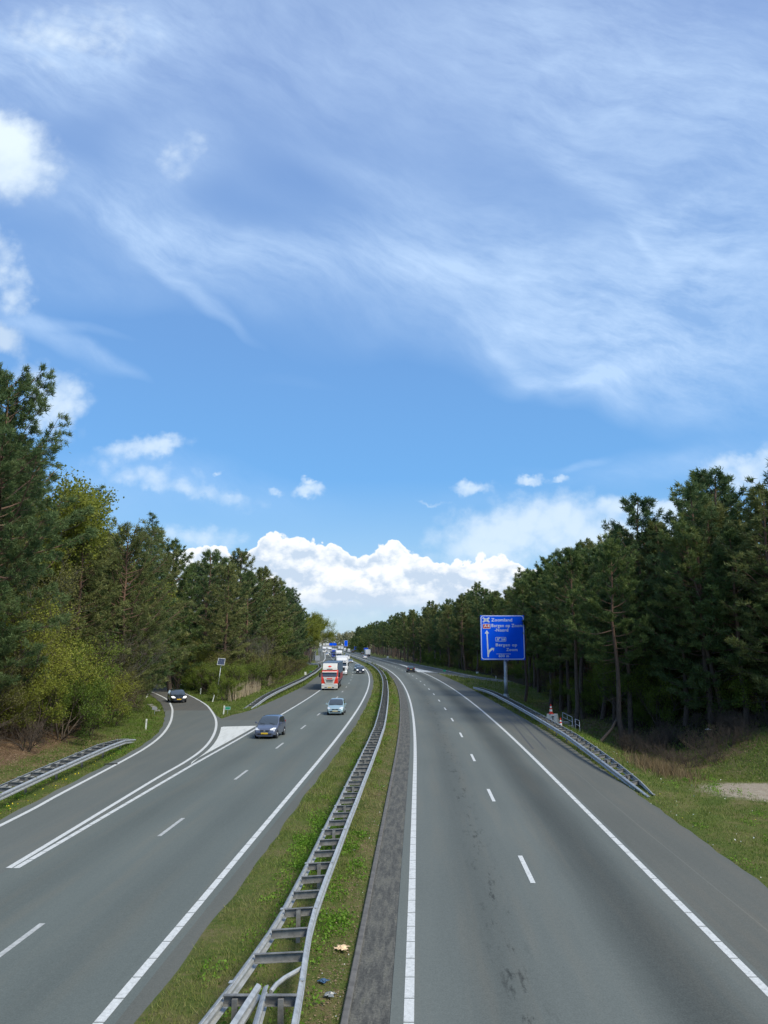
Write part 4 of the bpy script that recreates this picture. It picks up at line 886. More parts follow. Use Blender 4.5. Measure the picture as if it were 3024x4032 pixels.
def lorry(label, x, y, rz, cab, lower=None, trailer=None, top=None, H=3.85, tl=13.2, th=4.0, name='truck', rigid=False, lights=False, plate=None, deflector=True, rows=3, side2=None, group=None):
    """cab-over truck; origin under the cab front, body extends to -y"""
    root = empty(name, (x, y, .006), rz, label, 'truck', group); lower = lower or cab; w = 2.48; hc = 2.95 if deflector else 2.75
    mb = MB(); Pc = [(0.0, .95), (.0, 1.75), (-.10, 1.95), (-.36, hc - .12), (-.60, hc), (-2.2, hc), (-2.2, .95)]
    mb.poly([(-w / 2, a, b_) for a, b_ in Pc], (1, 0, 0), w); o = mb.build('cab', cab, root)
    bv = o.modifiers.new('b', 'BEVEL'); bv.width = .07; bv.segments = 2; bv.limit_method = 'ANGLE'
    mb = MB(); mb.bbox((0, -.17, .62), (w - .02, .42, .70), .05); mb.build('bumper', lower, root)
    mb = MB(); mb.box((0, -1.2, .75), (w - .2, 1.9, .5)); mb.build('chassis', trim_m, root)
    # windscreen follows the raked front
    mb = MB(); n_ = Vector((0, hc - 2.2, .26)).normalized() * .02
    A_ = [Vector((s * 1.12, -.105, 1.98)) for s in (-1, 1)] + [Vector((s * 1.06, -.335, hc - .20)) for s in (1, -1)]; mb.add([v + n_ for v in A_] + [v - n_ for v in A_], [(0, 1, 2, 3), (7, 6, 5, 4)] + [(i, (i + 1) % 4, 4 + (i + 1) % 4, 4 + i) for i in range(4)]); mb.build('windscreen', glass_m, root)
    for s in (1, -1):
        mb = MB(); mb.box((s * (w / 2 + .004), -.95, 2.22), (.02, .80, .62)); mb.build('side_window', glass_m, root)
        mb = MB(); mb.box((s * (w / 2 + .012), -.50, 2.55), (.03, .05, .05)); mb.tube([(s * w / 2, -.25, 2.62), (s * (w / 2 + .2), -.12, 2.62)], .025, 6); mb.bbox((s * (w / 2 + .25), -.10, 2.30), (.24, .14, .72), .03); mb.build('mirror', trim_m, root)
        mb = MB(); mb.poly([(s * .78, .045, .70), (s * 1.18, .035, .72), (s * 1.19, .035, .93), (s * .84, .045, .88)], (0, 1, 0), .03); mb.build('headlight', lit_m if lights else lamp_m, root)
        mb = MB(); mb.box((s * .55, .045, .42), (.34, .02, .10)); mb.build('fog_lamp', trim_m, root)
        for yw, rr in ((-1.30, .5), ) + (((-5.6, .5), (-9.4, .5), (-10.7, .5)) if not rigid and trailer else ((-5.2, .5),)):
            wheel(root, s * (w / 2 - .17), yw, .50, .32)
    mb = MB(); mb.box((0, .02, 1.55 if rows < 5 else 1.3), (1.5, .05, .10 * rows + .16))
    for k in range(rows): mb.box((0, .055, (1.55 if rows < 5 else 1.3) + (k - (rows - 1) / 2) * .12), (1.46, .03, .025))
    mb.build('grille', trim_m, root)
    mb = MB(); mb.box((0, .055, .43), (.52, .02, .12)); mb.build('number_plate', plate or plate_y, root)
    mb = MB(); mb.poly([(-1.12, -.30, hc - .18), (-1.12, -.02, hc - .30), (-1.12, -.04, hc - .34), (-1.12, -.32, hc - .24)], (1, 0, 0), 2.24); mb.build('sun_visor', trim_m if not top else top, root)
    if deflector:
        mb = MB(); mb.poly([(-1.12, a, b_) for a, b_ in [(-.38, hc), (-.50, hc + .35), (-.95, H), (-2.15, H + .02), (-2.15, hc)]], (1, 0, 0), 2.24); o = mb.build('roof_deflector', top or cab, root); bv = o.modifiers.new('b', 'BEVEL'); bv.width = .09; bv.segments = 2
    if lights:
        mb = MB(); mb.tube([(-1.1, -.42, hc + .18), (1.1, -.42, hc + .18)], .03, 6); mb.build('light_bar', chrome, root)
        for k in range(4): mb = MB(); mb.tube([(-.82 + .55 * k, -.36, hc + .18), (-.82 + .55 * k, -.44, hc + .18)], .11, 10); mb.build('spot_lamp', lamp_m, root)
    if trailer:
        y1_ = -2.75; y2_ = y1_ - (tl if not rigid else 6.5); zb_ = 1.15
        mb = MB(); mb.bbox((0, (y1_ + y2_) / 2, (zb_ + th) / 2), (2.55, y1_ - y2_, th - zb_), .04); mb.build('cargo_body', trailer, root)
        if side2:
            for s in (1, -1): mb = MB(); mb.box((s * 1.282, (y1_ + y2_) / 2, zb_ + .62), (.012, (y1_ - y2_) * .96, .95)); mb.build('side_curtain', side2, root)
        mb = MB(); mb.box((0, (y1_ + y2_) / 2 - .5, 1.0), (2.3, (y1_ - y2_) - 1.2, .22)); mb.build('frame', trim_m, root)
        mb = MB()
        for s in (1, -1): mb.box((s * 1.0, y2_ - .02, 1.0), (.34, .05, .14))
        mb.build('tail_light', tail_m, root)
    return root
def at_v(u, v): return G(u, v)
def place(u, v, L, toward=True, extra=0.0):
    """centre of a vehicle whose nearest end touches the road at this point of the photograph"""
    x, y = G(u, v); h = float(hd(y + L / 2)); d = Vector((math.sin(h), math.cos(h))); c_ = Vector((x, y)) + d * (L / 2)
    rz = -h + (math.pi if toward else 0.0) + extra; return c_.x, c_.y, rz
P_greyblue = paint('grey_blue', (.115, .135, .19)); P_pale = paint('pale_blue', (.36, .50, .54)); P_black = paint('black', (.012, .014, .018)); P_white = paint('white', (.76, .77, .78), .35, .0)
P_silver = paint('silver', (.42, .44, .46), .3, .5); P_teal = paint('teal', (.03, .10, .11)); P_dblue = paint('dark_slate', (.028, .034, .048)); P_red = paint('red', (.80, .040, .012), .35, 0); P_cream = paint('cream', (.68, .66, .60), .4, 0)
P_blue = paint('truck_blue', (.018, .05, .30), .4, 0); curtain_b = pmat('blue_grey_curtain', (.085, .13, .19), .6, var=.25, scale=.8); curtain_r = pmat('maroon_curtain', (.26, .055, .06), .6, var=.25, scale=1.2); P_box = pmat('box_white', (.74, .75, .75), .5, var=.06, scale=.7)
car('hatchback', 'grey blue small hatchback with orange number plate, nearest car coming toward the camera', 'car', *place(1047, 2911, 3.57, extra=R(-4)), L=3.57, Wd=1.67, H=1.55, pm=P_greyblue, driver=True)
car('hatchback', 'pale ice blue small hatchback in the fast lane in front of the red truck', 'car', *place(1319, 2817, 3.41), L=3.41, Wd=1.65, H=1.48, pm=P_pale, plate=pmat('plate_pale', (.66, .60, .38), .5))
x, y = G(708, 2768); car('hatchback', 'black hatchback with lit headlights coming round the curve of the entry ramp', 'car', x - .9, y + 2.0, R(180 + 22), L=4.3, Wd=1.85, H=1.46, pm=P_black, lit=True)
x, y = G(1297, 2718); red_t = lorry('big red and cream truck pulling a blue and maroon curtain trailer, leading the slow lane', x, y, math.pi - float(hd(y)) + R(.4), P_red, lower=P_cream, trailer=curtain_b, top=P_cream, side2=curtain_r, th=4.05, H=3.95, rows=2)
mb = MB(); mb.poly([(-.95, .03, 1.95), (.95, .03, 1.95), (.62, .05, .95), (-.62, .05, .95)], (0, 1, 0), .02); mb.build('centre_panel', P_cream, red_t)
mb = MB(); mb.box((0, .07, 1.70), (.85, .02, .16)); mb.build('name_strip', P_red, red_t)
for k in (1.42, 1.24): mb = MB(); mb.box((0, .075, k), (1.0, .03, .09)); mb.build('grille_slot', trim_m, red_t)
mb = MB(); mb.poly([(-.30, -.62, 3.52), (0, -.56, 3.38), (.30, -.62, 3.52), (0, -.70, 3.66)], (0, 1, .0), .05); mb.build('emblem', P_red, red_t)
mb = MB(); mb.box((0, -.40, 3.12), (.85, .03, .09)); mb.build('roof_lettering_bar', trim_m, red_t)
x, y = G(1344.5, 2658.5); lorry('white truck with a dark grille and roof lamps right behind the red truck', x, y, math.pi - float(hd(y)), P_white, trailer=P_box, lights=True, rows=6, plate=plate_w)
car('suv', 'dark slate car with bright headlights in the fast lane beside the white truck', 'car', *place(1419, 2653.5, 4.5), L=4.5, Wd=1.85, H=1.68, pm=P_dblue, style='suv', lit=True, plate=plate_w)
car('sedan', 'dark teal car half hidden behind the dark slate car', 'car', *place(1409, 2641, 4.5), L=4.4, Wd=1.8, H=1.5, pm=P_teal, style='hatch')
car('sedan', 'silver sedan in the fast lane behind the teal car', 'car', *place(1380, 2611, 4.6), L=4.6, Wd=1.8, H=1.42, pm=P_silver, style='sedan')
car('van', 'white delivery van in the fast lane following the silver sedan', 'van', *place(1367, 2600.5, 5.6), L=5.6, Wd=2.0, H=2.5, pm=P_white, style='van')
x, y = G(1335, 2602); lorry('second white truck with roof lamps, mostly hidden behind the first white truck', x, y, math.pi - float(hd(y)), P_white, trailer=P_box, lights=True, plate=plate_w)
x, y = G(1316, 2589); lorry('blue truck with a white roofed box in the slow lane far ahead', x, y, math.pi - float(hd(y)), P_blue, trailer=P_box, top=P_blue, th=4.05, H=3.7, plate=plate_w)
car('hatchback', 'white hatchback alone in the far exit lane left of the blue truck', 'car', *place(1288, 2580, 4.2), L=4.2, Wd=1.8, H=1.5, pm=P_white)
car('hatchback', 'silver car just left of the blue truck in the distance', 'car', *place(1304.5, 2576, 4.2), L=4.2, Wd=1.8, H=1.5, pm=P_silver)
# the distant queue under the gantry
qg = 'distant queue of vehicles under the gantry'
rq = random.Random(11)
for lane, off, y0, kinds in (('slow', -11.2, 520, 'tctcctctc'), ('fast', -7.7, 500, 'ccvcccvcvc'), ('exit', -14.6, 560, 'tctctcc')):
    yq = y0
    for i, kd in enumerate(kinds):
        h = float(hd(yq)); x = float(xm(yq)) + off
        if kd == 't': lorry('white truck in the distant oncoming queue beneath or beyond the gantry', x, yq, math.pi - h, rq.choice([P_white, P_white, P_cream]), trailer=P_box, group=qg + ', trucks', th=3.9, H=3.7); yq += 27
        elif kd == 'v': car('van', 'white van in the distant oncoming queue beneath or beyond the gantry', 'van', x, yq, math.pi - h, L=5.4, Wd=2.0, H=2.4, pm=P_white, style='van', group=qg + ', vans'); yq += 15
        else: car('hatchback', 'small pale car in the distant oncoming queue beneath or beyond the gantry', 'car', x, yq, math.pi - h, L=4.3, Wd=1.8, H=1.5, pm=rq.choice([P_white, P_silver, P_white]), group=qg + ', cars'); yq += 14
# right-hand carriageway, driving away
car('hatchback', 'black hatchback driving away in the right lane, nearest car on the right carriageway', 'car', *place(1619, 2648, 4.4, toward=False), L=4.4, Wd=1.85, H=1.5, pm=P_black)
car('sedan', 'white car driving away just left of the white box truck', 'car', *place(1438, 2593.5, 4.4, toward=False), L=4.4, Wd=1.8, H=1.45, pm=P_white, style='sedan')
x, y = G(1449, 2585.5); h = float(hd(y)); d = Vector((math.sin(h), math.cos(h))) * 9.3; lorry('white box truck driving away on the right carriageway, seen from behind', x + d.x, y + d.y, -h, P_white, trailer=P_box, rigid=True, th=3.6, H=3.3)
car('hatchback', 'dark car driving away in the right lane ahead of the white box truck', 'car', *place(1428, 2577, 4.3, toward=False), L=4.3, Wd=1.8, H=1.5, pm=P_dblue)
car('suv', 'black tall car driving away near the narrow blue sign', 'car', *place(1390, 2570.5, 4.6, toward=False), L=4.6, Wd=1.9, H=2.1, pm=P_black, style='suv')
car('van', 'white panel van driving away, nearest of the far vans on the right carriageway', 'van', *place(1374, 2569, 5.6, toward=False), L=5.6, Wd=2.05, H=2.6, pm=P_white, style='van')
car('hatchback', 'dark hatchback driving away between the two far white vans', 'car', *place(1366, 2566, 4.2, toward=False), L=4.2, Wd=1.8, H=1.5, pm=P_dblue)
car('van', 'white van driving away beyond the dark hatchback near the median sign', 'van', *place(1358, 2564.5, 6.0, toward=False), L=6.0, Wd=2.1, H=2.7, pm=P_white, style='van')
for u, v, lb in ((1348, 2561.5, 'white truck driving away, seen left below the tall median sign'), (1337, 2558.5, 'farthest white truck driving away on the right carriageway')):
    x, y = G(u, v); h = float(hd(y)); d = Vector((math.sin(h), math.cos(h))) * 9.3; lorry(lb, x + d.x, y + d.y, -h, P_white, trailer=P_box, rigid=True)

# ================================================================== foliage
def leaf_mat(name, stops, trans=.25, rough=.6, nscale=.9):
    m = bpy.data.materials.new(name); m.use_nodes = True; T = NT(m.node_tree)
    b = T.n('ShaderNodeBsdfPrincipled'); tr = T.n('ShaderNodeBsdfTranslucent'); mx = T.n('ShaderNodeMixShader'); o = T.n('ShaderNodeOutputMaterial')
    oc = T.n('ShaderNodeTexCoord').outputs['Object']; oi = T.n('ShaderNodeObjectInfo'); at = T.n('ShaderNodeVertexColor'); at.layer_name = 'tint'
    sp = T.n('ShaderNodeSeparateColor'); T.put(sp.inputs[0], at.outputs[0])
    n = T.noise(T.vm('ADD', oc, T.vm('SCALE', oi.outputs['Location'], .37)), nscale, 3, .6)
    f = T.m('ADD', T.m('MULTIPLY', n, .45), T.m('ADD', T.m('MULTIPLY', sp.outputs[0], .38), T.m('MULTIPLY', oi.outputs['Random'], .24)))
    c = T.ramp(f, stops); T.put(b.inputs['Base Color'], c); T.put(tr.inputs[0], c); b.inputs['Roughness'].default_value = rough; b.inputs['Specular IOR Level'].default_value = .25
    mx.inputs[0].default_value = trans; T.put(mx.inputs[1], b.outputs[0]); T.put(mx.inputs[2], tr.outputs[0]); T.put(o.inputs[0], mx.outputs[0]); MATS[name] = m; return m
pine_g = leaf_mat('pine_needles', [(0.2, (0.044, 0.076, 0.025)), (0.4, (0.09, 0.144, 0.044)), (0.58, (0.159, 0.21, 0.06)), (0.82, (0.268, 0.289, 0.092))], .32)
pine_o = leaf_mat('pine_needles_olive', [(0.2, (0.068, 0.094, 0.032)), (0.4, (0.132, 0.163, 0.053)), (0.58, (0.213, 0.234, 0.078)), (0.82, (0.293, 0.295, 0.103))], .32)
pine_b = leaf_mat('pine_needles_blue', [(0.2, (0.039, 0.071, 0.03)), (0.42, (0.078, 0.132, 0.048)), (0.62, (0.132, 0.189, 0.067)), (0.88, (0.207, 0.248, 0.092))], .3)
spring = leaf_mat('spring_leaves', [(.22, (.11, .13, .02)), (.42, (.19, .215, .03)), (.62, (.28, .30, .045)), (.85, (.36, .36, .08))], .4)
freshg = leaf_mat('fresh_leaves', [(.22, (.055, .095, .016)), (.42, (.105, .165, .024)), (.62, (.18, .24, .034)), (.85, (.26, .30, .055))], .38)
oliveb = leaf_mat('budding_leaves', [(.22, (.080, .080, .028)), (.42, (.135, .135, .040)), (.62, (.19, .185, .055)), (.85, (.26, .24, .085))], .3)
brownb = leaf_mat('brown_twigs', [(.25, (.045, .032, .020)), (.45, (.085, .060, .038)), (.65, (.12, .085, .052)), (.85, (.16, .12, .08))], .15)
def bark(name, lo, hi, orange=None):
    m, T, b, o_ = base_mat(name); oc = T.n('ShaderNodeTexCoord').outputs['Object']; n = T.noise(T.map(oc, scale=(6, 6, 1.3)), 2.2, 5, .65)
    c = T.ramp(n, [(.32, lo), (.68, hi)])
    if orange:
        sp = T.n('ShaderNodeSeparateXYZ'); T.put(sp.inputs[0], oc); c = T.mix(T.ss(T.m('ADD', sp.outputs[2], T.m('MULTIPLY', n, 3)), 6.5, 11), c, (*orange, 1))
    T.put(b.inputs['Base Color'], c); b.inputs['Roughness'].default_value = .9; return m
bark_p = bark('pine_bark', (.045, .032, .024), (.15, .11, .085), (.165, .098, .064)); bark_g = bark('grey_bark', (.06, .055, .045), (.17, .155, .13)); bark_d = bark('twig_bark', (.05, .038, .028), (.13, .10, .075))
rg = np.random.default_rng(5)
def unit(v): return v / (np.linalg.norm(v, axis=-1, keepdims=True) + 1e-9)
def blades(centers, dirs, per, length, width, spread=.8, up=.15, jitter=.05, tint=None):
    """per narrow leaf triangles around each centre; returns V, F, tint"""
    n = len(centers); C_ = np.repeat(centers, per, 0); D = unit(np.repeat(dirs, per, 0) + rg.normal(0, spread, (n * per, 3)) + [0, 0, up])
    C_ = C_ + rg.normal(0, jitter, C_.shape); L_ = length * rg.uniform(.6, 1.25, (n * per, 1)); side = unit(np.cross(D, rg.normal(0, 1, D.shape))) * width * .5 * rg.uniform(.7, 1.3, (n * per, 1))
    A_ = C_ - side; B_ = C_ + side; E_t = C_ + D * L_
    V = np.stack([A_, B_, E_t], 1).reshape(-1, 3); F = np.arange(len(V)).reshape(-1, 3)
    t = np.repeat(np.repeat(tint if tint is not None else rg.uniform(0, 1, n), per), 3); return V, F, t
def leaves(centers, per, size, jit, tint=None):
    """small diamond leaves scattered round each centre"""
    n = len(centers); C_ = np.repeat(centers, per, 0) + rg.normal(0, jit, (n * per, 3)); a = unit(rg.normal(0, 1, C_.shape)); b_ = unit(np.cross(a, rg.normal(0, 1, C_.shape))); s = size * rg.uniform(.6, 1.3, (n * per, 1))
    V = np.stack([C_ - a * s * .5, C_ - b_ * s * .32, C_ + a * s * .5, C_ + b_ * s * .32], 1).reshape(-1, 3); F = np.arange(len(V)).reshape(-1, 4)
    t = np.repeat(np.repeat(tint if tint is not None else rg.uniform(0, 1, n), per), 4); return V, F, t
def tubes(segs, n=5):
    """segs: list of (points (k,3), radii) -> V, F (quads)"""
    Vs = []; Fs = []; o = 0
    for P_, rr in segs:
        P_ = np.asarray(P_, float); k = len(P_); d = unit(np.gradient(P_, axis=0)); ref = np.where(np.abs(d[:, 2:3]) < .9, [[0, 0, 1.]], [[1., 0, 0]]); a = unit(np.cross(d, ref)); b_ = np.cross(d, a)
        t = np.arange(n) * 2 * np.pi / n; ring = P_[:, None] + (a[:, None] * np.cos(t)[None, :, None] + b_[:, None] * np.sin(t)[None, :, None]) * np.asarray(rr, float)[:, None, None]
        Vs.append(ring.reshape(-1, 3)); i, j = np.meshgrid(np.arange(k - 1), np.arange(n), indexing='ij'); q = o + i * n + j; q2 = o + i * n + (j + 1) % n
        Fs.append(np.stack([q, q2, q2 + n, q + n], -1).reshape(-1, 4)); o += k * n
    return np.concatenate(Vs), np.concatenate(Fs)
def with_tint(name, V, F, t):
    me = mesh_np(name, V, F); ca = me.color_attributes.new('tint', 'FLOAT_COLOR', 'POINT'); ca.data.foreach_set('color', np.repeat(np.clip(t, 0, 1)[:, None], 4, 1).astype('f4').ravel()); return me
def pine_meshes(seed, H=18, crown=.42, Lm=3.6, nb=46, per=19, blade=.34, bw=.070, twig=9, lean=0.0, flat=.0, dead=7, conic=.6):
    global rg; rg = np.random.default_rng(seed)
    k = 9; z = np.linspace(0, H, k); bend = rg.normal(0, .16, (k, 2)).cumsum(0) * .55; bend[0] = 0; TP = np.stack([bend[:, 0] + lean * z * z / H, bend[:, 1], z], 1); r0 = .013 * H + .03
    tr = r0 * (1 - .86 * (z / H)) ; segs = [(TP, tr)]; cl = []; dl_ = []; tt_ = []; brs = []
    def tp(h): return np.array([np.interp(h, z, TP[:, i]) for i in range(3)])
    az = rg.uniform(0, 6.28)
    for i in range(nb + dead):
        dd = i >= nb
        t = (i + rg.uniform(-.5, .5)) / nb if not dd else rg.uniform(-.45, .05); t = min(t, 1)
        h = H * (crown + (1 - crown) * t) if not dd else H * max(.12, crown + t * crown); az += 2.4 + rg.normal(0, .5)
        prof = (max(0, 1 - t) ** conic) * (min(1, .55 + 1.6 * t)) if not dd else .45
        L_ = max(.5, Lm * prof * rg.uniform(.65, 1.2)); el = (-.12 + .95 * t + rg.normal(0, .14)) if not dd else -.2
        d0_ = np.array([math.cos(az) * math.cos(el), math.sin(az) * math.cos(el), math.sin(el)]); s = np.linspace(0, 1, 6)[:, None]
        P_ = tp(h) + d0_ * L_ * s + np.array([0, 0, 1]) * L_ * (.28 * s ** 2.2 - .18 * s * (1 - s)) * (0 if dd else 1) + np.cumsum(rg.normal(0, .035 * L_, (6, 3)), 0) * s
        segs.append((P_, np.linspace(max(.02, .028 * L_ * .55), .010, 6)))
        if dd: continue
        nt = max(3, int(twig * (L_ / Lm) + 2))
        for q_ in range(nt):
            f = .28 + .72 * (q_ + rg.uniform(0, .8)) / nt; f = min(f, 1); b0 = np.array([np.interp(f, s[:, 0], P_[:, m_]) for m_ in range(3)]); tl_ = L_ * rg.uniform(.14, .34) * (1.15 - .5 * f)
            a_ = rg.choice([-1, 1]) * rg.uniform(.4, 1.1); dx = math.cos(az + a_), math.sin(az + a_); td = unit(np.array([dx[0], dx[1], rg.uniform(.0, .55)])); e = b0 + td * tl_; segs.append((np.stack([b0, (b0 + e) / 2 + [0, 0, -.03], e]), [.016, .012, .008]))
            nc = 3
            for m_ in range(nc):
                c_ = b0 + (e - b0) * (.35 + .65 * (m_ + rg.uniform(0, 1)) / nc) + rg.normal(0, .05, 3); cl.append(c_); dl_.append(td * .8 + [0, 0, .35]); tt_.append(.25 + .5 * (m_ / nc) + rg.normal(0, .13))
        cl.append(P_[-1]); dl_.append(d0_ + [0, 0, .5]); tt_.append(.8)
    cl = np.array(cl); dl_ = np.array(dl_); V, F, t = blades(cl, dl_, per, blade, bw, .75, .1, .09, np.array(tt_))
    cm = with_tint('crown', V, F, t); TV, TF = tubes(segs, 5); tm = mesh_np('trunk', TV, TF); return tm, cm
def spruce_meshes(seed, H=20, Lm=2.6, per=14):
    global rg; rg = np.random.default_rng(seed); z = np.linspace(0, H, 6); TP = np.stack([z * 0, z * 0, z], 1); segs = [(TP, .012 * H * (1 - .92 * z / H))]; cl = []; dl_ = []; az = 0
    for i in range(80):
        t = i / 80; h = H * (.12 + .88 * t); az += 2.4; L_ = Lm * (1 - t) ** .8 * rg.uniform(.75, 1.15) + .25; d = np.array([math.cos(az), math.sin(az), -.15 + .5 * t]); e = np.array([0, 0, h]) + d * L_ + [0, 0, .12 * L_]
        segs.append((np.stack([[0, 0, h], np.array([0, 0, h]) + d * L_ * .5 - [0, 0, .1 * L_], e]), [.03, .02, .01])); n = max(3, int(L_ * 5))
        for q_ in range(n): f = (q_ + 1) / n; cl.append(np.array([0, 0, h]) + d * L_ * f + [0, 0, -.1 * L_ * math.sin(3.1 * f) + .1 * L_ * f * f] + rg.normal(0, .10 * L_ * f + .02, 3)); dl_.append(d * .6 + [0, 0, -.25])
    V, F, t = blades(np.array(cl), np.array(dl_), per, .34, .07, .6, -.1, .10, rg.uniform(.2, .7, len(cl))); TV, TF = tubes(segs, 5); return mesh_np('trunk', TV, TF), with_tint('crown', V, F, t)
def broad_meshes(seed, H=12, spread=.42, stems=1, levels=4, leaf=.11, per=5, dens=1.0, base=.25, droop=0.0, fine=True, fan=.5):
    """recursive branching tree or shrub, spring foliage at the twig ends"""
    global rg; rg = np.random.default_rng(seed); segs = []; tips = []
    def grow(p, d, L_, r, lv):
        k = 4; P_ = [p]; dd = d
        for i in range(k): dd = unit(dd + rg.normal(0, .13, 3) + [0, 0, .05 - droop * (lv < 2)]); P_.append(P_[-1] + dd * L_ / k)
        segs.append((np.array(P_), np.linspace(r, r * .6, k + 1)))
        if lv == 0:
            for q_ in range(1, k + 1): tips.append(P_[q_])
            return
        nb = rg.integers(3, 5) if lv > 1 else rg.integers(3, 6)
        for i in range(nb):
            f = rg.uniform(.35 if lv < levels else base + .1, 1.0) if i else 1.0; i0 = min(k - 1, int(f * k)); b0 = P_[i0] + (P_[i0 + 1] - P_[i0]) * (f * k - i0) if f < 1 else P_[-1]
            nd = unit(dd + unit(rg.normal(0, 1, 3)) * spread * (1.6 if i else .6)); nd[2] = nd[2] * .8 + .12; grow(b0, unit(nd), L_ * rg.uniform(.52, .78), r * .55, lv - 1)
    for s_ in range(stems):
        a_ = 6.28 * s_ / stems + rg.uniform(0, 1); tilt = 0 if stems == 1 else rg.uniform(.15, fan + .25); d = unit(np.array([math.cos(a_) * tilt, math.sin(a_) * tilt, 1])); grow(np.array([math.cos(a_), math.sin(a_), 0]) * (.12 * stems ** .5 * (stems > 1)), d, H * (.40 if levels > 3 else .44), .011 * H + .012, levels)
    tips = np.array(tips); keep = rg.uniform(0, 1, len(tips)) < dens; tips = tips[keep]
    V, F, t = leaves(tips, per, leaf, leaf * 1.5, np.clip((tips[:, 2] / tips[:, 2].max()) * .5 + rg.normal(.2, .15, len(tips)), 0, 1)); TV, TF = tubes(segs, 4)
    return mesh_np('trunk', TV, TF), with_tint('crown', V, F, t)
LEAFMATS = {}
def proto(tm, cm, bm_, lm):
    for m_, mt in ((tm, bm_), (cm, lm)):
        m_.materials.clear(); m_.materials.append(mt)
    tm.polygons.foreach_set('use_smooth', [True] * len(tm.polygons)); return tm, cm
def stand(name, pr, x, y, s, rz, label, cat, group=None, z=None, parts=('trunk', 'crown'), tilt=(0, 0), sz_=None):
    z = tz(x, y) if z is None else z
    o = bpy.data.objects.new(name, None); o.empty_display_size = .5; o.location = (x, y, z - .05); o.rotation_euler = (tilt[0], tilt[1], rz); o.scale = (s, s, sz_ or s); COL.objects.link(o); tag(o, label, cat, group)
    for me, pn in zip(pr, parts):
        c_ = bpy.data.objects.new(pn, me); c_.parent = o; COL.objects.link(c_)
    return o
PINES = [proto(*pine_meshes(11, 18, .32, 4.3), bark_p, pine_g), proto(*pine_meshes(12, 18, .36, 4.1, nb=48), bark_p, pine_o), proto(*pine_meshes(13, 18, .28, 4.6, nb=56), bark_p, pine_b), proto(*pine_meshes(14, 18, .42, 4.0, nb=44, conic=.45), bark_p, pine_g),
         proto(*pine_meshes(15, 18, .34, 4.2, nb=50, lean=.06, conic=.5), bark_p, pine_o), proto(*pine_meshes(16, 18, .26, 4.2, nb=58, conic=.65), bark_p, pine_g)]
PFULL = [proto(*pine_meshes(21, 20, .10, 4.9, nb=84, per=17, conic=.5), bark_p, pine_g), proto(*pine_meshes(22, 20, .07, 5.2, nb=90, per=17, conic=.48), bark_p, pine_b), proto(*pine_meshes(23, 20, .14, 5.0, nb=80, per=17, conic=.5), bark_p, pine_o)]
PBIG = proto(*pine_meshes(31, 23, .10, 6.6, nb=120, per=32, blade=.30, bw=.050, twig=14, conic=.34, dead=3), bark_p, pine_b)
PGREY = proto(*pine_meshes(41, 15, .10, 6.0, nb=96, per=24, blade=.26, bw=.040, twig=11, conic=.42, dead=10), bark_p, pine_o)
SPRUCE = proto(*spruce_meshes(51, Lm=3.2, per=22), bark_d, pine_b)
BYEL = [proto(*broad_meshes(66, 15, .44, 1, 5, .20, 9, 1), bark_g, spring), proto(*broad_meshes(62, 15, .48, 1, 5, .18, 4, .9), bark_g, oliveb)]
BFRESH = [proto(*broad_meshes(63, 9, .5, 3, 4, .13, 6, .9, fan=.4), bark_d, freshg), proto(*broad_meshes(64, 9, .5, 4, 4, .13, 5, .8, fan=.5), bark_d, spring)]
SHRUB = [proto(*broad_meshes(71, 5, .55, 8, 3, .11, 9, 1, base=0, fan=.9), bark_d, freshg), proto(*broad_meshes(72, 5, .55, 9, 3, .10, 8, .95, base=0, fan=.9), bark_d, oliveb), proto(*broad_meshes(73, 5, .6, 8, 3, .075, 4, .6, base=0, fan=1.0), bark_d, brownb), proto(*broad_meshes(74, 5, .5, 8, 3, .12, 12, 1, base=0, fan=.8), bark_d, freshg)]
SHRUB.append(proto(*broad_meshes(75, 5, .52, 9, 3, .11, 9, 1, base=0, fan=.9), bark_d, spring))
BARE = [proto(*broad_meshes(81, 9, .5, 3, 5, .06, 2, .5, fan=.5), bark_g, oliveb)]
rt_ = random.Random(42); npine = 0
def pine(x, y, s, label, group, pool=None, **k):
    global npine; npine += 1; return stand('pine_tree', rt_.choice(pool or PINES), x, y, s * rt_.uniform(1.05, 1.3), rt_.uniform(0, 6.28), label, 'pine tree', group, sz_=s, **k)
# ---- right-hand wood, front row first, rows going back
def place_row(off0, y0, y1, step0, hs, label, group, pool=None, jit=1.0, grow=.018, minsp=0):
    y = y0
    while y < y1:
        o = off0(y) if callable(off0) else off0; x = float(xm(y)) + o + rt_.uniform(-jit, jit)
        pine(x, y + rt_.uniform(-.8, .8), hs(y) * rt_.uniform(.88, 1.12), label, group, pool, tilt=(R(rt_.uniform(-2, 2)), R(rt_.uniform(-3, 3)))); y += (step0 + grow * max(0, y - 60)) * rt_.uniform(.8, 1.25)
fo = lambda y: float(np.interp(y, [45, 62, 70, 100, 126, 150, 170, 200, 240, 280, 330, 600], [33, 28, 20.8, 19.6, 20.2, 24, 22.8, 19.8, 18.3, 16.6, 15.6, 15.6]))
hs = lambda y: float(np.interp(y, [60, 110, 160], [.90, .95, .97]))
place_row(fo, 58, 330, 4.8, hs, 'pine in the front row of the wood beside the right verge', 'pines in the front row of the right-hand wood', jit=.9)
place_row(lambda y: fo(y) + 4.5, 50, 330, 5.0, lambda y: float(np.interp(y, [60, 120, 160], [.90, .96, 1.01])), 'pine in the second row of the right-hand wood', 'pines in the second row of the right-hand wood', PINES + PFULL, jit=1.5)
place_row(lambda y: fo(y) + 9.5, 46, 330, 6.0, lambda y: float(np.interp(y, [60, 120, 160], [.84, .93, .98])), 'pine deep inside the right-hand wood', 'pines deep in the right-hand wood', PFULL, jit=2.2)
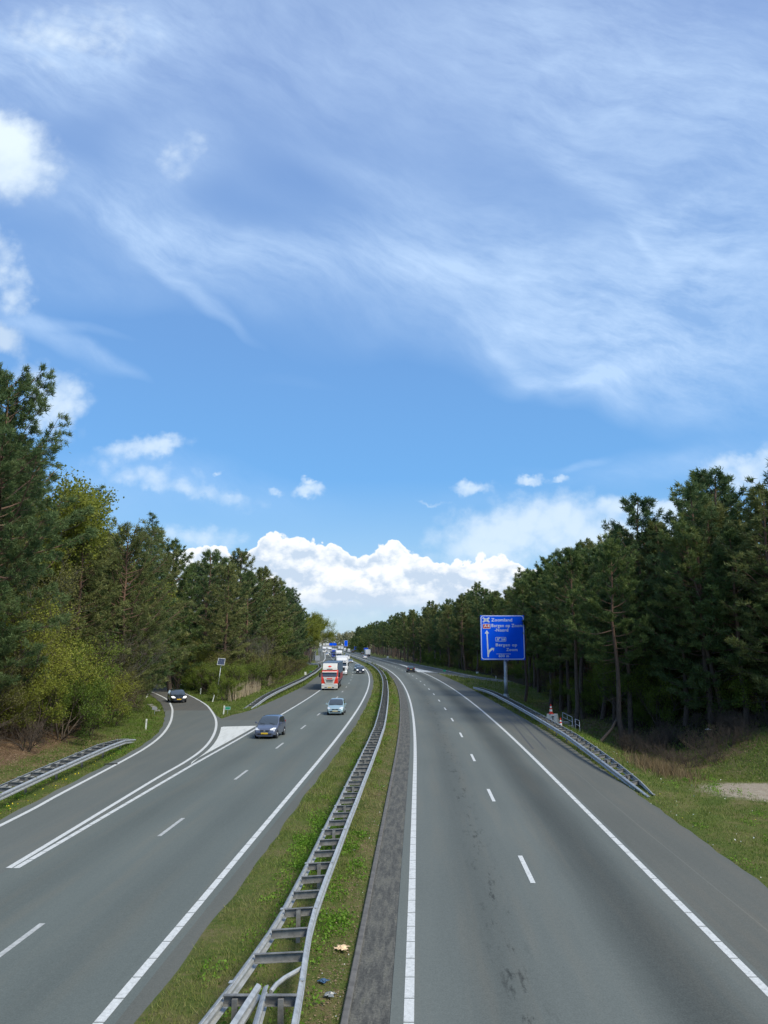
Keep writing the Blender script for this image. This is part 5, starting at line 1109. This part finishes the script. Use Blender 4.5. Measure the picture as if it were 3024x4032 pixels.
place_row(lambda y: fo(y) + 16, 44, 250, 6.5, lambda y: float(np.interp(y, [60, 120, 160], [.84, .93, .98])), 'pine deep inside the right-hand wood', 'pines deep in the right-hand wood', PFULL, jit=2.5)
place_row(lambda y: fo(y) + 1, 335, 720, 9, lambda y: 1.02, 'far pine at the edge of the wood right of the narrow blue sign', 'far pines along the right carriageway', jit=1.5, grow=.006)
place_row(lambda y: fo(y) + 9, 335, 640, 13, lambda y: 1.1, 'far pine at the edge of the wood right of the narrow blue sign', 'far pines along the right carriageway', jit=2, grow=.006)
# tall group at the right edge of the photograph
for x, y, s, i in ((33.5, 62, 1.10, 0), (37.5, 66, 1.14, 2), (31.0, 70, 1.10, 1), (27.2, 66, 1.02, 4), (35, 54, 1.08, 3), (29.5, 59, .92, 5), (41, 60, 1.15, 2), (33, 78, 1.16, 0), (25.5, 77, 1.10, 1)):
    pine(x, y, s * .98, 'tall broad pine in the high group at the right edge of the photo', 'tall pines at the right edge', [PINES[i], PFULL[i % 3]])
# ---- left wood: named single trees
stand('pine_tree', PBIG, -26.1, 50.5, 1.0, 1.2, 'tallest dark pine at the left edge with branches reaching into the sky', 'pine tree')
stand('pine_tree', PGREY, -26.4, 80, 1.22, .4, 'wide grey green pine with bare lower limbs hanging over the ramp bend', 'pine tree')
stand('spruce_tree', SPRUCE, -32.6, 107, 1.26, 0, 'slender pointed spruce rising above the left-hand wood', 'spruce tree')
stand('spruce_tree', SPRUCE, -29.6, 79, 1.12, 2, 'dark narrow spruce between the yellow tree and the grey green pine', 'spruce tree')
for i, (x, y, s, pr, lb) in enumerate(((-31.5, 75, 1.40, BYEL[0], 'tall yellow leaved tree behind the big left pine'), (-35, 92, 1.42, BYEL[1], 'olive yellow tree beside the dark narrow spruce'), (-36.5, 104, 1.22, BYEL[0], 'bright yellow tree left of the pointed spruce'),
                                      (-25.8, 60, .95, BYEL[1], 'budding thin-branched tree in front of the tall yellow tree'))):
    stand('broadleaf_tree', pr, x, y, s, i * 1.7, lb, 'tree')
for x, y, s in ((-28.2, 71, .86), (-29.8, 86, .92), (-29.2, 92, .88), (-29.5, 56, 1.06), (-31.5, 63, 1.06), (-34.5, 70, 1.14), (-36.5, 78, 1.14), (-35.5, 88, 1.04), (-38.5, 97, 1.08), (-38.8, 107, 1.08), (-43.5, 112, 1.08), (-35, 58, 1.1), (-41, 88, 1.15), (-45, 100, 1.15), (-33.5, 112, 1.16), (-31.5, 116, 1.1), (-50, 118, 1.15), (-37, 50, 1.15), (-31, 44, 1.05), (-42, 66, 1.2), (-48, 82, 1.2)):
    pine(x, y, s, 'bushy dark pine in the wood on the outer left side of the ramp', 'bushy pines left of the ramp', PFULL)
# nose wood between ramp and carriageway
nw = []
for x, y, s in ((-29.5, 129, 1.10), (-33.5, 134, 1.12), (-38.5, 141, 1.08), (-24.6, 122, .96), (-26.5, 140, 1.17), (-31.5, 146, 1.15), (-37, 152, 1.12), (-23.4, 133, 1.05), (-22.6, 146, 1.04), (-27, 154, 1.15), (-32, 162, 1.2), (-43, 150, 1.1), (-48, 158, 1.15), (-39, 168, 1.2), (-22.2, 158, 1.0), (-22.6, 169, 1.0), (-27, 170, 1.14), (-22.4, 181, .97), (-27.5, 186, 1.1), (-22.8, 193, .95), (-27, 202, 1.05), (-23.4, 206, .92), (-24.2, 218, .86), (-29, 222, .95), (-55, 165, 1.2)):
    pine(x, y, s, 'dense pine in the wood between the ramp and the oncoming carriageway', 'pines between ramp and oncoming carriageway', PFULL + [PINES[2]])
# beyond the far exit on the left
for i, (x, y, s, pr, nm, lb, g) in enumerate([(-26.5, 282, 1.22, BYEL[0], 'broadleaf_tree', 'bright yellow green tree past the far exit on the left', None), (-26.0, 226, .98, BYEL[0], 'broadleaf_tree', 'yellow tree at the tip of the wood just before the far exit', None), (-28.2, 305, 1.2, BYEL[0], 'broadleaf_tree', 'sunlit yellow tree nearest the gantry on the left', None)]): stand(nm, pr, x, y, s, i, lb, 'tree', g)
place_row(lambda y: -24.6 - (y < 285) * 3, 272, 640, 7, lambda y: .95, 'far pine on the left beyond the far exit', 'far pines on the left beyond the exit', jit=1.0, grow=.012)
# ---- shrubs
nsh = 0
def shrub(x, y, s, pr, label, group, nm='shrub'):
    global nsh; nsh += 1; return stand(nm, pr, x, y, s, rt_.uniform(0, 6.28), label, 'shrub', group, parts=('stems', 'foliage'))
g1 = 'shrubs on the left bank'
for x, y, s, k in ((-26.5, 45, 1.1, 2), (-24.8, 49, 1.0, 1), (-23.6, 52.5, .95, 4), (-22.8, 56, .9, 0), (-27.5, 52, 1.3, 1), (-26, 56, 1.35, 4), (-24.5, 60, 1.1, 3), (-23.6, 64.5, .95, 4), (-24.6, 68.5, 1.0, 2), (-26, 72, 1.05, 1), (-27.2, 62, 1.4, 4), (-28, 67, 1.35, 0), (-25.2, 75.5, .9, 1), (-27.4, 79, 1.1, 2), (-29.4, 84, 1.15, 1), (-31.2, 89, 1.05, 1), (-30, 76, 1.4, 1), (-33.4, 93.5, 1.1, 0), (-36, 100, 1.2, 1), (-39, 107, 1.2, 2), (-29, 47, 1.3, 1), (-30, 57, 1.5, 4), (-23.8, 46.5, .55, 2), (-22.4, 50, .5, 2), (-26, 41.5, .9, 2), (-28.5, 38, 1.1, 1), (-22.2, 60, .55, 1), (-23.2, 68, .5, 0)):
    shrub(x, y, s, SHRUB[k], {0: 'fresh green', 1: 'olive budding', 2: 'brown twiggy', 3: 'bright leafy', 4: 'yellow green'}[k] + ' shrub on the bank left of the ramp', g1 + {0: ', fresh green', 1: ', olive', 2: ', brown', 3: ', bright', 4: ', yellow green'}[k])
for i, (x, y, s, lb) in enumerate(((-25.2, 52.5, 1.05, 'large pale yellow budding bush with long arching twigs left of the ramp'), (-31, 49, .9, 'yellow leaved bush at the very left edge behind the brown bank'))): stand('broadleaf_tree', BFRESH[1], x, y, s, i, lb, 'bush')
stand('bare_tree', BARE[0], -25.8, 76, 1.0, .3, 'grey leafless thin tree standing in front of the grey green pine', 'tree'); stand('bare_tree', BARE[0], -22.4, 128, 1.05, 2.3, 'grey brown leafless tree behind the guardrail left of the red truck', 'tree'); stand('bare_tree', BARE[0], -22.0, 139, 1.1, 4.3, 'second grey brown leafless tree farther along the guardrail left of the red truck', 'tree')
g2 = 'shrubs between ramp and guardrail'
for x, y, s, k in ((-19.9, 98.5, .62, 3), (-21.8, 110, .95, 0), (-24.6, 113, .9, 0), (-27.4, 118, .8, 3), (-30.4, 124, .8, 1), (-34.4, 131, .85, 2), (-38.6, 139, .8, 0), (-43.5, 147, .8, 1), (-20.4, 112, .75, 2), (-20.2, 119, .95, 0), (-20.8, 126, 1.15, 1), (-21, 134, 1.25, 1), (-20.8, 142, 1.0, 3), (-20.6, 150, 1.0, 1), (-20.8, 160, .95, 2), (-20.8, 170, .9, 1), (-21, 181, .85, 2), (-21.6, 193, .8, 1), (-22.2, 205, .8, 0), (-23.2, 216, .8, 1), (-24.5, 119, 1.2, 1), (-28, 126, 1.2, 1), (-33, 138, 1.2, 1)):
    shrub(x, y, s, SHRUB[k], {0: 'fresh green', 1: 'olive budding', 2: 'brown twiggy', 3: 'bright leafy', 4: 'yellow green'}[k] + ' shrub at the foot of the wood between ramp and guardrail', g2 + {0: ', fresh green', 1: ', olive', 2: ', brown', 3: ', bright', 4: ', yellow green'}[k])
stand('broadleaf_tree', BFRESH[1], -31.4, 119.5, .98, .5, 'yellow green young tree in front of the dark pines behind the black car', 'tree'); stand('broadleaf_tree', BFRESH[1], -27.8, 121.5, .80, 1.5, 'smaller yellow green tree left of the solar panel', 'tree'); stand('broadleaf_tree', BFRESH[0], -22.8, 150, 1.5, 2.5, 'bright green leafed crown among the pines above the red truck', 'tree')
g3 = 'shrubs under the right-hand wood'
y = 50.0
while y < 300:
    for q_ in range(2 if y < 130 else 1):
        k = rt_.choice([1, 2, 0, 3, 4, 3, 0]); o = fo(y) + rt_.uniform(.2, 3.5) + q_ * 3.5
        shrub(float(xm(y)) + o, y, rt_.uniform(.6, 1.1), SHRUB[k], {0: 'fresh green', 1: 'olive budding', 2: 'brown twiggy', 3: 'bright leafy', 4: 'yellow green'}[k] + ' shrub under the pines of the right-hand wood', g3 + {0: ', fresh green', 1: ', olive', 2: ', brown', 3: ', bright', 4: ', yellow green'}[k])
    y += rt_.uniform(2.5, 4.5) * (1 + y / 200)
for x, y, s, lb in ((35.0, 62.5, 1.0, 'bright green leafy bush at the right edge below the tall pines'), (22.6, 74, .95, 'dark green bush behind the fallen log')): stand('broadleaf_tree', BFRESH[0], x, y, s, 1.1, lb, 'bush')
for i in range(30):   # low brown scrub on the slope above the ditch
    x = 21.0 + rt_.uniform(-2, 8.5); y = 59 + rt_.uniform(-4, 7); shrub(x, y, rt_.uniform(.24, .44), SHRUB[2], 'low brown scrub on the slope above the ditch at the right', 'low brown scrub by the ditch')
# pine trunks standing forward at the right edge of the wood
for x, y, s, ti, lb in ((20.3, 67.5, .95, .02, 'pine with a long bare reddish trunk behind the white railings'), (18.4, 76.5, .95, -.03, 'pine with a slim leaning trunk left of the bare reddish one'), (28.2, 66, .93, -.20, 'forked pine leaning left over the brown slope'), (33.2, 60.5, .9, -.22, 'pine with a thick trunk leaning left at the right edge'), (19.6, 109.5, .92, .0, 'dark trunked pine right behind the big blue sign')):
    stand('pine_tree', PINES[3], x, y, s, rt_.uniform(0, 6), lb, 'pine tree', tilt=(0, ti))
mb = MB(); p0 = (17.6, 64.8); mb.tube([(p0[0], p0[1], tz(*p0) + .1), (19.2, 67, tz(19.2, 67) + 1.4), (20.6, 69, tz(20.6, 69) + 2.7)], [.13, .11, .08], 8); tag(mb.build('fallen_log', bark_d, None, True), 'thin fallen log propped slanting against a pine trunk behind the railings', 'log')
mb = MB(); x, y = 30.2, 63.0; z = tz(x, y); mb.tube([(x + .7, y, z + .1), (x + .1, y, z + 1.0), (x - .5, y, z + 2.3)], [.2, .14, .05], 7); mb.tube([(x + .1, y, z + 1.0), (x + .3, y, z + 2.4)], [.1, .03], 6); mb.tube([(x - .1, y, z + 1.5), (x - .9, y + .1, z + 2.7)], [.07, .02], 6); tag(mb.build('dead_stump', bark_g, None, True), 'broken pale dead tree stump with forked branches on the brown slope', 'stump')
# ---- far woodland closing the view: many crowns that read as one mass
def woodland(name, pts, mat, size, n_leaf, hgt, label, seed=1):
    global rg; rg = np.random.default_rng(seed); Vs = []; Ts = []
    for (x, y, h, r_) in pts:
        d = unit(rg.normal(0, 1, (n_leaf, 3))); d[:, 2] = np.where(rg.uniform(0, 1, n_leaf) < .3, -1, 1) * np.abs(d[:, 2]); rr = rg.uniform(.65, 1.05, (n_leaf, 1)) * (1 + .18 * np.sin(d[:, :1] * 5 + x) * np.cos(d[:, 1:2] * 6 + y)); C_ = np.array([x, y, h * .5]) + d * rr * [r_, r_, h * .5]
        a = unit(rg.normal(0, 1, C_.shape)); b_ = unit(np.cross(a, rg.normal(0, 1, C_.shape))); s = size * rg.uniform(.6, 1.4, (n_leaf, 1)); Vs.append(np.stack([C_ - a * s, C_ - b_ * s * .7, C_ + a * s, C_ + b_ * s * .7], 1).reshape(-1, 3)); Ts.append(np.repeat(rg.uniform(.0, 1) * .6 + rg.uniform(0, .4, n_leaf), 4))
    V = np.concatenate(Vs); me = with_tint(name, V, np.arange(len(V)).reshape(-1, 4), np.concatenate(Ts)); return tag(link(name, me, mat), label, 'woodland', kind='stuff')
far_m = leaf_mat('far_woodland', [(.2, (.13, .145, .065)), (.45, (.21, .215, .10)), (.65, (.29, .27, .15)), (.85, (.33, .29, .19))], .3)
rf_ = random.Random(9); pts = []
for i in range(520):
    y = rf_.uniform(760, 1500); x = float(xm(y)) + rf_.uniform(-150, 190)
    if -22 < x - float(xm(y)) < 17 and y < 1050: continue
    pts.append((x, y, rf_.uniform(13, 19) + (y - 760) * .012 + max(0, (x - float(xm(y)) - 20)) * .03, rf_.uniform(4.5, 7)))
woodland('far_woodland', pts, far_m, 1.1, 130, 17, 'pale olive woodland closing off the road in the distance', 3)
pts = []
for i in range(480):      # depth of the woods on both sides behind the single trees
    y = rf_.uniform(4, 640) if i > 60 else rf_.uniform(0, 60); o = max(fo(min(y, 600)), 30 if y < 55 else 0) + rf_.uniform(17, 70) + (8 if y < 250 else 0); pts.append((float(xm(y)) + o, y, rf_.uniform(15, 19.5) * (.9 if y > 300 else 1), rf_.uniform(2.6, 4)))
woodland('deep_woodland', pts, pine_b, .42, 330, 18, 'dark mass of wood filling the depth behind the right-hand pines', 4)
pts = []
for i in range(260):
    y = rf_.uniform(2, 620) if i > 50 else rf_.uniform(0, 60); lim = float(np.interp(y, [0, 40, 60, 90, 115, 150, 180, 230, 300, 640], [-30, -38, -40, -46, -56, -58, -42, -36, -38, -80])); pts.append((lim - rf_.uniform(0, 45), y, rf_.uniform(15, 20) * (.85 if y > 240 else 1), rf_.uniform(2.6, 4)))
woodland('deep_woodland', pts, pine_b, .42, 330, 18, 'dark mass of wood filling the depth behind the left-hand pines', 5)
pts = [(float(xm(y)) + rf_.uniform(12.5, 16), y, rf_.uniform(7, 13), rf_.uniform(2.5, 4)) for y in np.arange(560, 760, 9)]
woodland('broadleaf_thicket', pts, leaf_mat('light_thicket', [(.2, (.06, .09, .02)), (.5, (.13, .16, .035)), (.8, (.20, .21, .06))], .3), .6, 220, 10, 'light green thicket behind the narrow blue sign at the end of the right-hand wood', 6)

# ================================================================== grass, weeds, leaf litter
grass_m = leaf_mat('grass_blades', [(.15, (.070, .125, .018)), (.38, (.130, .195, .030)), (.58, (.195, .235, .050)), (.78, (.28, .26, .10)), (.94, (.36, .29, .17))], .3, nscale=.35)
weed_m = leaf_mat('weed_leaves', [(.25, (.08, .18, .016)), (.5, (.15, .29, .026)), (.8, (.24, .37, .05))], .35, nscale=.5)
dry_m = leaf_mat('dry_leaves', [(.25, (.07, .042, .022)), (.5, (.18, .115, .065)), (.7, (.30, .21, .13)), (.9, (.42, .33, .23))], .1, nscale=2)
def region(x, y, bare=False):
    of = x - xm(y); el = seg_x(EL, np.clip(y, -60, 150)); nose = seg_x(NOSE, np.clip(y, 75, 160)); onl = np.interp(y, [p[1] for p in ONL], [p[0] for p in ONL])
    med = (of > -5.04) & (of < -1.31); right = (of > edge_n(y) + .02) & (of < 34) & ~((y > 128) & (x > onl - .4)); left = (x < el - .05) & (x > el - 14) & (y < 150)
    ns = (y > 75.3) & (x > nose + .05) & (of < lsh(y) - .05) & (y < 250); rf2 = (y > 140) & (y < 340) & (of > np.interp(y, [140, 150, 165, 180, 202, 254, 330], [33, 20.5, 18, 16.8, 15.6, 13.3, 12.8])) & (of < 22)
    return med, right | rf2, left, ns
rg = np.random.default_rng(77)
def grass_cloud(n, ybands, lenf, seed, sel, name, mat, label, wid=.5, lean=.5, tintf=None):
    global rg; rg = np.random.default_rng(seed); Vs = []; Ts = []
    for (y0, y1, dens, ln, w_) in ybands:
        for (o0, o1) in sel['x']:
            A = (y1 - y0) * (o1 - o0); k = int(A * dens); y = rg.uniform(y0, y1, k); x = xm(y) + rg.uniform(o0, o1, k); m_ = region(x, y); ok = np.zeros(k, bool)
            for q_ in sel['r']: ok |= m_[q_]
            if 'mask' in sel: ok &= sel['mask'](x, y)
            x, y = x[ok], y[ok]; k = len(x)
            if not k: continue
            z = terrain(x, y) - .01; pat = .5 + .5 * np.sin(x * 1.7 + np.sin(y * .6) * 2) * np.cos(y * .9 + np.sin(x * .8)); L_ = ln * rg.uniform(.45, 1.3, k) * (.5 + .9 * pat) * np.where(rg.uniform(0, 1, k) < .05, 2.1, 1.0)
            C_ = np.stack([x, y, z], 1); a = rg.uniform(0, 6.28, k); s = np.stack([np.cos(a), np.sin(a), a * 0], 1) * (w_ / 2 * rg.uniform(.7, 1.3, k))[:, None]; T_ = C_ + np.stack([rg.normal(0, lean, k) * L_, rg.normal(0, lean, k) * L_, L_], 1)
            Vs.append(np.stack([C_ - s, C_ + s, T_], 1).reshape(-1, 3)); t = tintf(x, y) if tintf else .5 * pat; Ts.append(np.repeat(np.clip(t + rg.normal(0, .2, k), 0, 1), 3))
    V = np.concatenate(Vs); me = with_tint(name, V, np.arange(len(V)).reshape(-1, 3), np.concatenate(Ts)); return tag(link(name, me, mat), label, name.replace('_', ' '), kind='stuff')
bands = [(12, 22, 420, .085, .016), (22, 34, 260, .10, .022), (34, 52, 130, .12, .032), (52, 80, 60, .15, .05), (80, 130, 22, .19, .08), (130, 240, 7, .26, .14)]
dryness = lambda x, y: .25 + .35 * (.5 + .5 * np.sin(x * .9 + y * .23)) + .35 * (np.abs(x - xm(y) + 1.9) < .55) * (x - xm(y) < 0) + .25 * ((x - xm(y) > 14) & (x - xm(y) < 17) & (y > 44)) + .2 * (x - xm(y) < -3.9) * (x - xm(y) > -5.1) * (np.sin(y * .4) > 0)
bareness = lambda x, y: ~((np.abs(x - xm(y) + 1.58) < .34) & (rg.uniform(0, 1, len(x)) < .62)) & (rg.uniform(0, 1, len(x)) > 1.1 * np.exp(-((x - 20.6) / 4.6) ** 2 - ((y - 40.6) / 3.4) ** 2) * 1.4)
grass_cloud(0, bands, 0, 1, {'x': [(-5.1, -1.28)], 'r': [0], 'mask': bareness}, 'grass', grass_m, 'short patchy grass on the median strip between the carriageways', tintf=dryness)
bR = [(20, 34, 220, .085, .022), (34, 52, 110, .11, .034), (52, 80, 45, .16, .055), (80, 130, 18, .2, .085), (130, 300, 5, .28, .15)]
grass_cloud(0, bR, 0, 2, {'x': [(10.2, 20)], 'r': [1], 'mask': bareness}, 'grass', grass_m, 'rough grass on the right verge and the slope to the ditch', tintf=dryness)
grass_cloud(0, [(28, 46, 80, .12, .04), (46, 62, 60, .16, .06), (62, 80, 18, .18, .07), (80, 130, 8, .22, .10)], 0, 3, {'x': [(20, 33)], 'r': [1], 'mask': bareness}, 'grass', grass_m, 'grass and low growth on the wood floor at the right', tintf=lambda x, y: .16 + .15 * np.sin(x * .7))
lmask = lambda x, y: (rg.uniform(0, 1, len(x)) < np.clip(1.25 - (seg_x(EL, np.clip(y, -60, 150)) - x) / 5.5 + sst(y, 60, 72) * 1.5, .05, 1))
grass_cloud(0, [(26, 50, 120, .10, .030), (50, 80, 55, .15, .05), (80, 130, 25, .2, .08)], 0, 4, {'x': [(-45, -15.5)], 'r': [2], 'mask': lmask}, 'grass', grass_m, 'grass strip between the ramp and the left bank', tintf=lambda x, y: .3 + .0 * x)
grass_cloud(0, [(75, 110, 45, .16, .06), (110, 250, 12, .22, .12)], 0, 5, {'x': [(-42, -16.5)], 'r': [3]}, 'grass', grass_m, 'green grass point between ramp and hard shoulder', tintf=lambda x, y: .12 + .0 * x)
# bright weeds in clumps
def clumps(spots, n, size, name, mat, label, h=.24, leaf=.075, seed=8):
    global rg; rg = np.random.default_rng(seed); C_ = []
    for x, y, r_, k in spots:
        a = rg.uniform(0, 6.28, k); q_ = r_ * np.sqrt(rg.uniform(0, 1, k)); px = x + np.cos(a) * q_ * .8; py = y + np.sin(a) * q_ * 1.9; ok = region(px, py); ok = ok[0] | ok[1] | ok[2] | ok[3]; px, py = px[ok], py[ok]
        C_.append(np.stack([px, py, terrain(px, py) + rg.uniform(.02, 1, len(px)) ** 1.5 * h * (1.1 - np.minimum(1, np.hypot((px - x) / .8, (py - y) / 1.9) / r_))], 1))
    C_ = np.concatenate(C_); V, F, t = leaves(C_, n, leaf, leaf * .8); return tag(link(name, with_tint(name, V, F, t), mat), label, 'weeds', kind='stuff')
rw = random.Random(5); sp1 = []
for i in range(110):
    y = 13 + 110 * rw.random() ** 1.5; sp1.append((float(xm(y)) + rw.choice([rw.uniform(-4.3, -3.1), rw.uniform(-3.6, -2.4), rw.uniform(-2.4, -1.7)]), y, rw.uniform(.18, .5), int(rw.uniform(20, 60))))
for i in range(26): y = 24 + 13 * rw.random(); sp1.append((float(xm(y)) + rw.uniform(-3.9, -3.0), y, rw.uniform(.35, .7), 90))
for i in range(14): y = 20 + 10 * rw.random(); sp1.append((float(xm(y)) + rw.uniform(-2.3, -1.7), y, rw.uniform(.25, .5), 60))
for y in (86, 92, 99, 108): sp1.append((float(xm(y)) - 4.1, y, 1.3, 260))
clumps(sp1, 3, 0, 'weeds', weed_m, 'bright green weed clumps on the median around the guardrail')
sp2 = [(float(xm(y)) + rw.uniform(10.8, 19), y, rw.uniform(.2, .6), 40) for y in [22 + 60 * rw.random() for _ in range(60)]]
clumps(sp2, 3, 0, 'weeds', weed_m, 'bright green weed clumps on the right verge', seed=9)
clumps([(float(seg_x(EL, min(y, 150))) - rw.uniform(.4, 3.0), y, .4, 40) for y in [30 + 45 * rw.random() for _ in range(40)]], 3, 0, 'weeds', weed_m, 'bright green weeds along the left ramp edge', seed=10)
med_b = [(float(xm(y)) + rw.uniform(-3.1, -2.2), y, .5, 130) for y in [135, 146, 150, 163, 176, 188, 196, 205, 220, 232, 244, 256]]
clumps(med_b, 3, 0, 'weeds', freshg, 'green bushes growing through the guardrail far down the median', h=1.3, leaf=.22, seed=12)
# reeds
global_r = np.random.default_rng(6); rg = global_r; C_ = []
for x, y, k in ((-19.0, 100.5, 60), (-19.1, 105, 80), (-19.1, 110, 90), (-19.2, 115, 60), (-19.4, 121, 30), (-19.4, 133, 20)): C_.append(np.stack([x + rg.normal(0, .35, k), y + rg.normal(0, 1.6, k), np.zeros(k)], 1))
C_ = np.concatenate(C_); C_[:, 2] = terrain(C_[:, 0], C_[:, 1]); V, F, t = blades(C_, np.tile([0, 0, 1.], (len(C_), 1)), 3, 1.7, .06, .10, 0, .12)
reed_m = leaf_mat('dry_reed', [(.2, (.30, .24, .15)), (.8, (.55, .46, .32))], .2); tag(link('dry_reeds', with_tint('dry_reeds', V, F, t), reed_m), 'tall pale dry reeds behind the start of the guardrail', 'reeds', kind='stuff')
k = 900; x = 16.4 + rg.normal(0, .8, k); y = 47.5 + rg.normal(0, 1.8, k); C_ = np.stack([x, y, terrain(x, y)], 1); V, F, t = blades(C_, np.tile([0, 0, 1.], (k, 1)), 2, .75, .03, .35, 0, .05)
tag(link('dry_grass_tuft', with_tint('dry_grass_tuft', V, F, t), leaf_mat('dry_tuft', [(.2, (.14, .095, .045)), (.8, (.30, .22, .12))], .2)), 'clump of long dry brown grass on the slope above the ditch', 'grass', kind='stuff')
# dead leaves
def litter(name, n, fx, label, size=.055, seed=3):
    global rg; rg = np.random.default_rng(seed); x, y = fx(n); z = terrain(x, y) + rg.uniform(.005, .05, len(x)); C_ = np.stack([x, y, z], 1); V, F, t = leaves(C_, 1, size, 0.0); V = V.reshape(-1, 4, 3); zc = V[:, :, 2].mean(1, keepdims=True); V[:, :, 2] = zc + (V[:, :, 2] - zc) * .35; return tag(link(name, with_tint(name, V.reshape(-1, 3), F, t), dry_m), label, 'dead leaves', kind='stuff')
def fm(n): y = 12 + 60 * rg.uniform(0, 1, n) ** 1.6; return xm(y) - 1.34 - np.abs(rg.normal(0, .45, n)), y
litter('dead_leaves', 5200, fm, 'dead brown leaves scattered between guardrail and gutter')
def fl_(n): y = rg.uniform(30, 62, n); return seg_x(EL, y) - 2.2 - rg.uniform(0, 1, n) ** .8 * 9, y
litter('dead_leaves', 42000, fl_, 'thick brown leaf litter covering the bank at the left edge', .10, 4)
def fr_(n): y = rg.uniform(46, 75, n); return xm(y) + rg.uniform(15.5, 32, n), y
litter('dead_leaves', 9000, fr_, 'brown leaf litter on the wood floor at the right', .11, 5)
def fv_(n): y = rg.uniform(22, 60, n); return xm(y) + 10.5 + rg.uniform(0, 1, n) ** 1.3 * 8, y
def pebbles(name, n, f, label, seed, size, mat):
    global rg; rg = np.random.default_rng(seed); x, y = f(n); C_ = np.stack([x, y, terrain(x, y) + .03], 1); V, F, t = leaves(C_, 1, size, 0); return tag(link(name, with_tint(name, V, F, t), mat), label, name.replace('_', ' '), kind='stuff')
pebbles('pale_scraps', 150, fv_, 'tiny white scraps and dry petals strewn over the right verge', 6, .07, white_p); pebbles('pale_scraps', 70, fm, 'tiny white scraps and stones along the gutter edge', 7, .045, white_p)
yel_m = pmat('dandelion', (.75, .60, .02), .6)
def fd_(n): y = rg.uniform(28, 60, n); return seg_x(EL, y) - .35 - rg.uniform(0, .8, n), y
pebbles('dandelions', 60, fd_, 'yellow dandelions along the left edge of the ramp', 8, .09, yel_m)
def fd2(n): y = rg.uniform(22, 60, n); return xm(y) + 10.6 + rg.uniform(0, 6, n), y
pebbles('dandelions', 25, fd2, 'scattered yellow dandelions on the right verge', 9, .07, yel_m)
print('PINES', npine, 'SHRUBS', nsh)
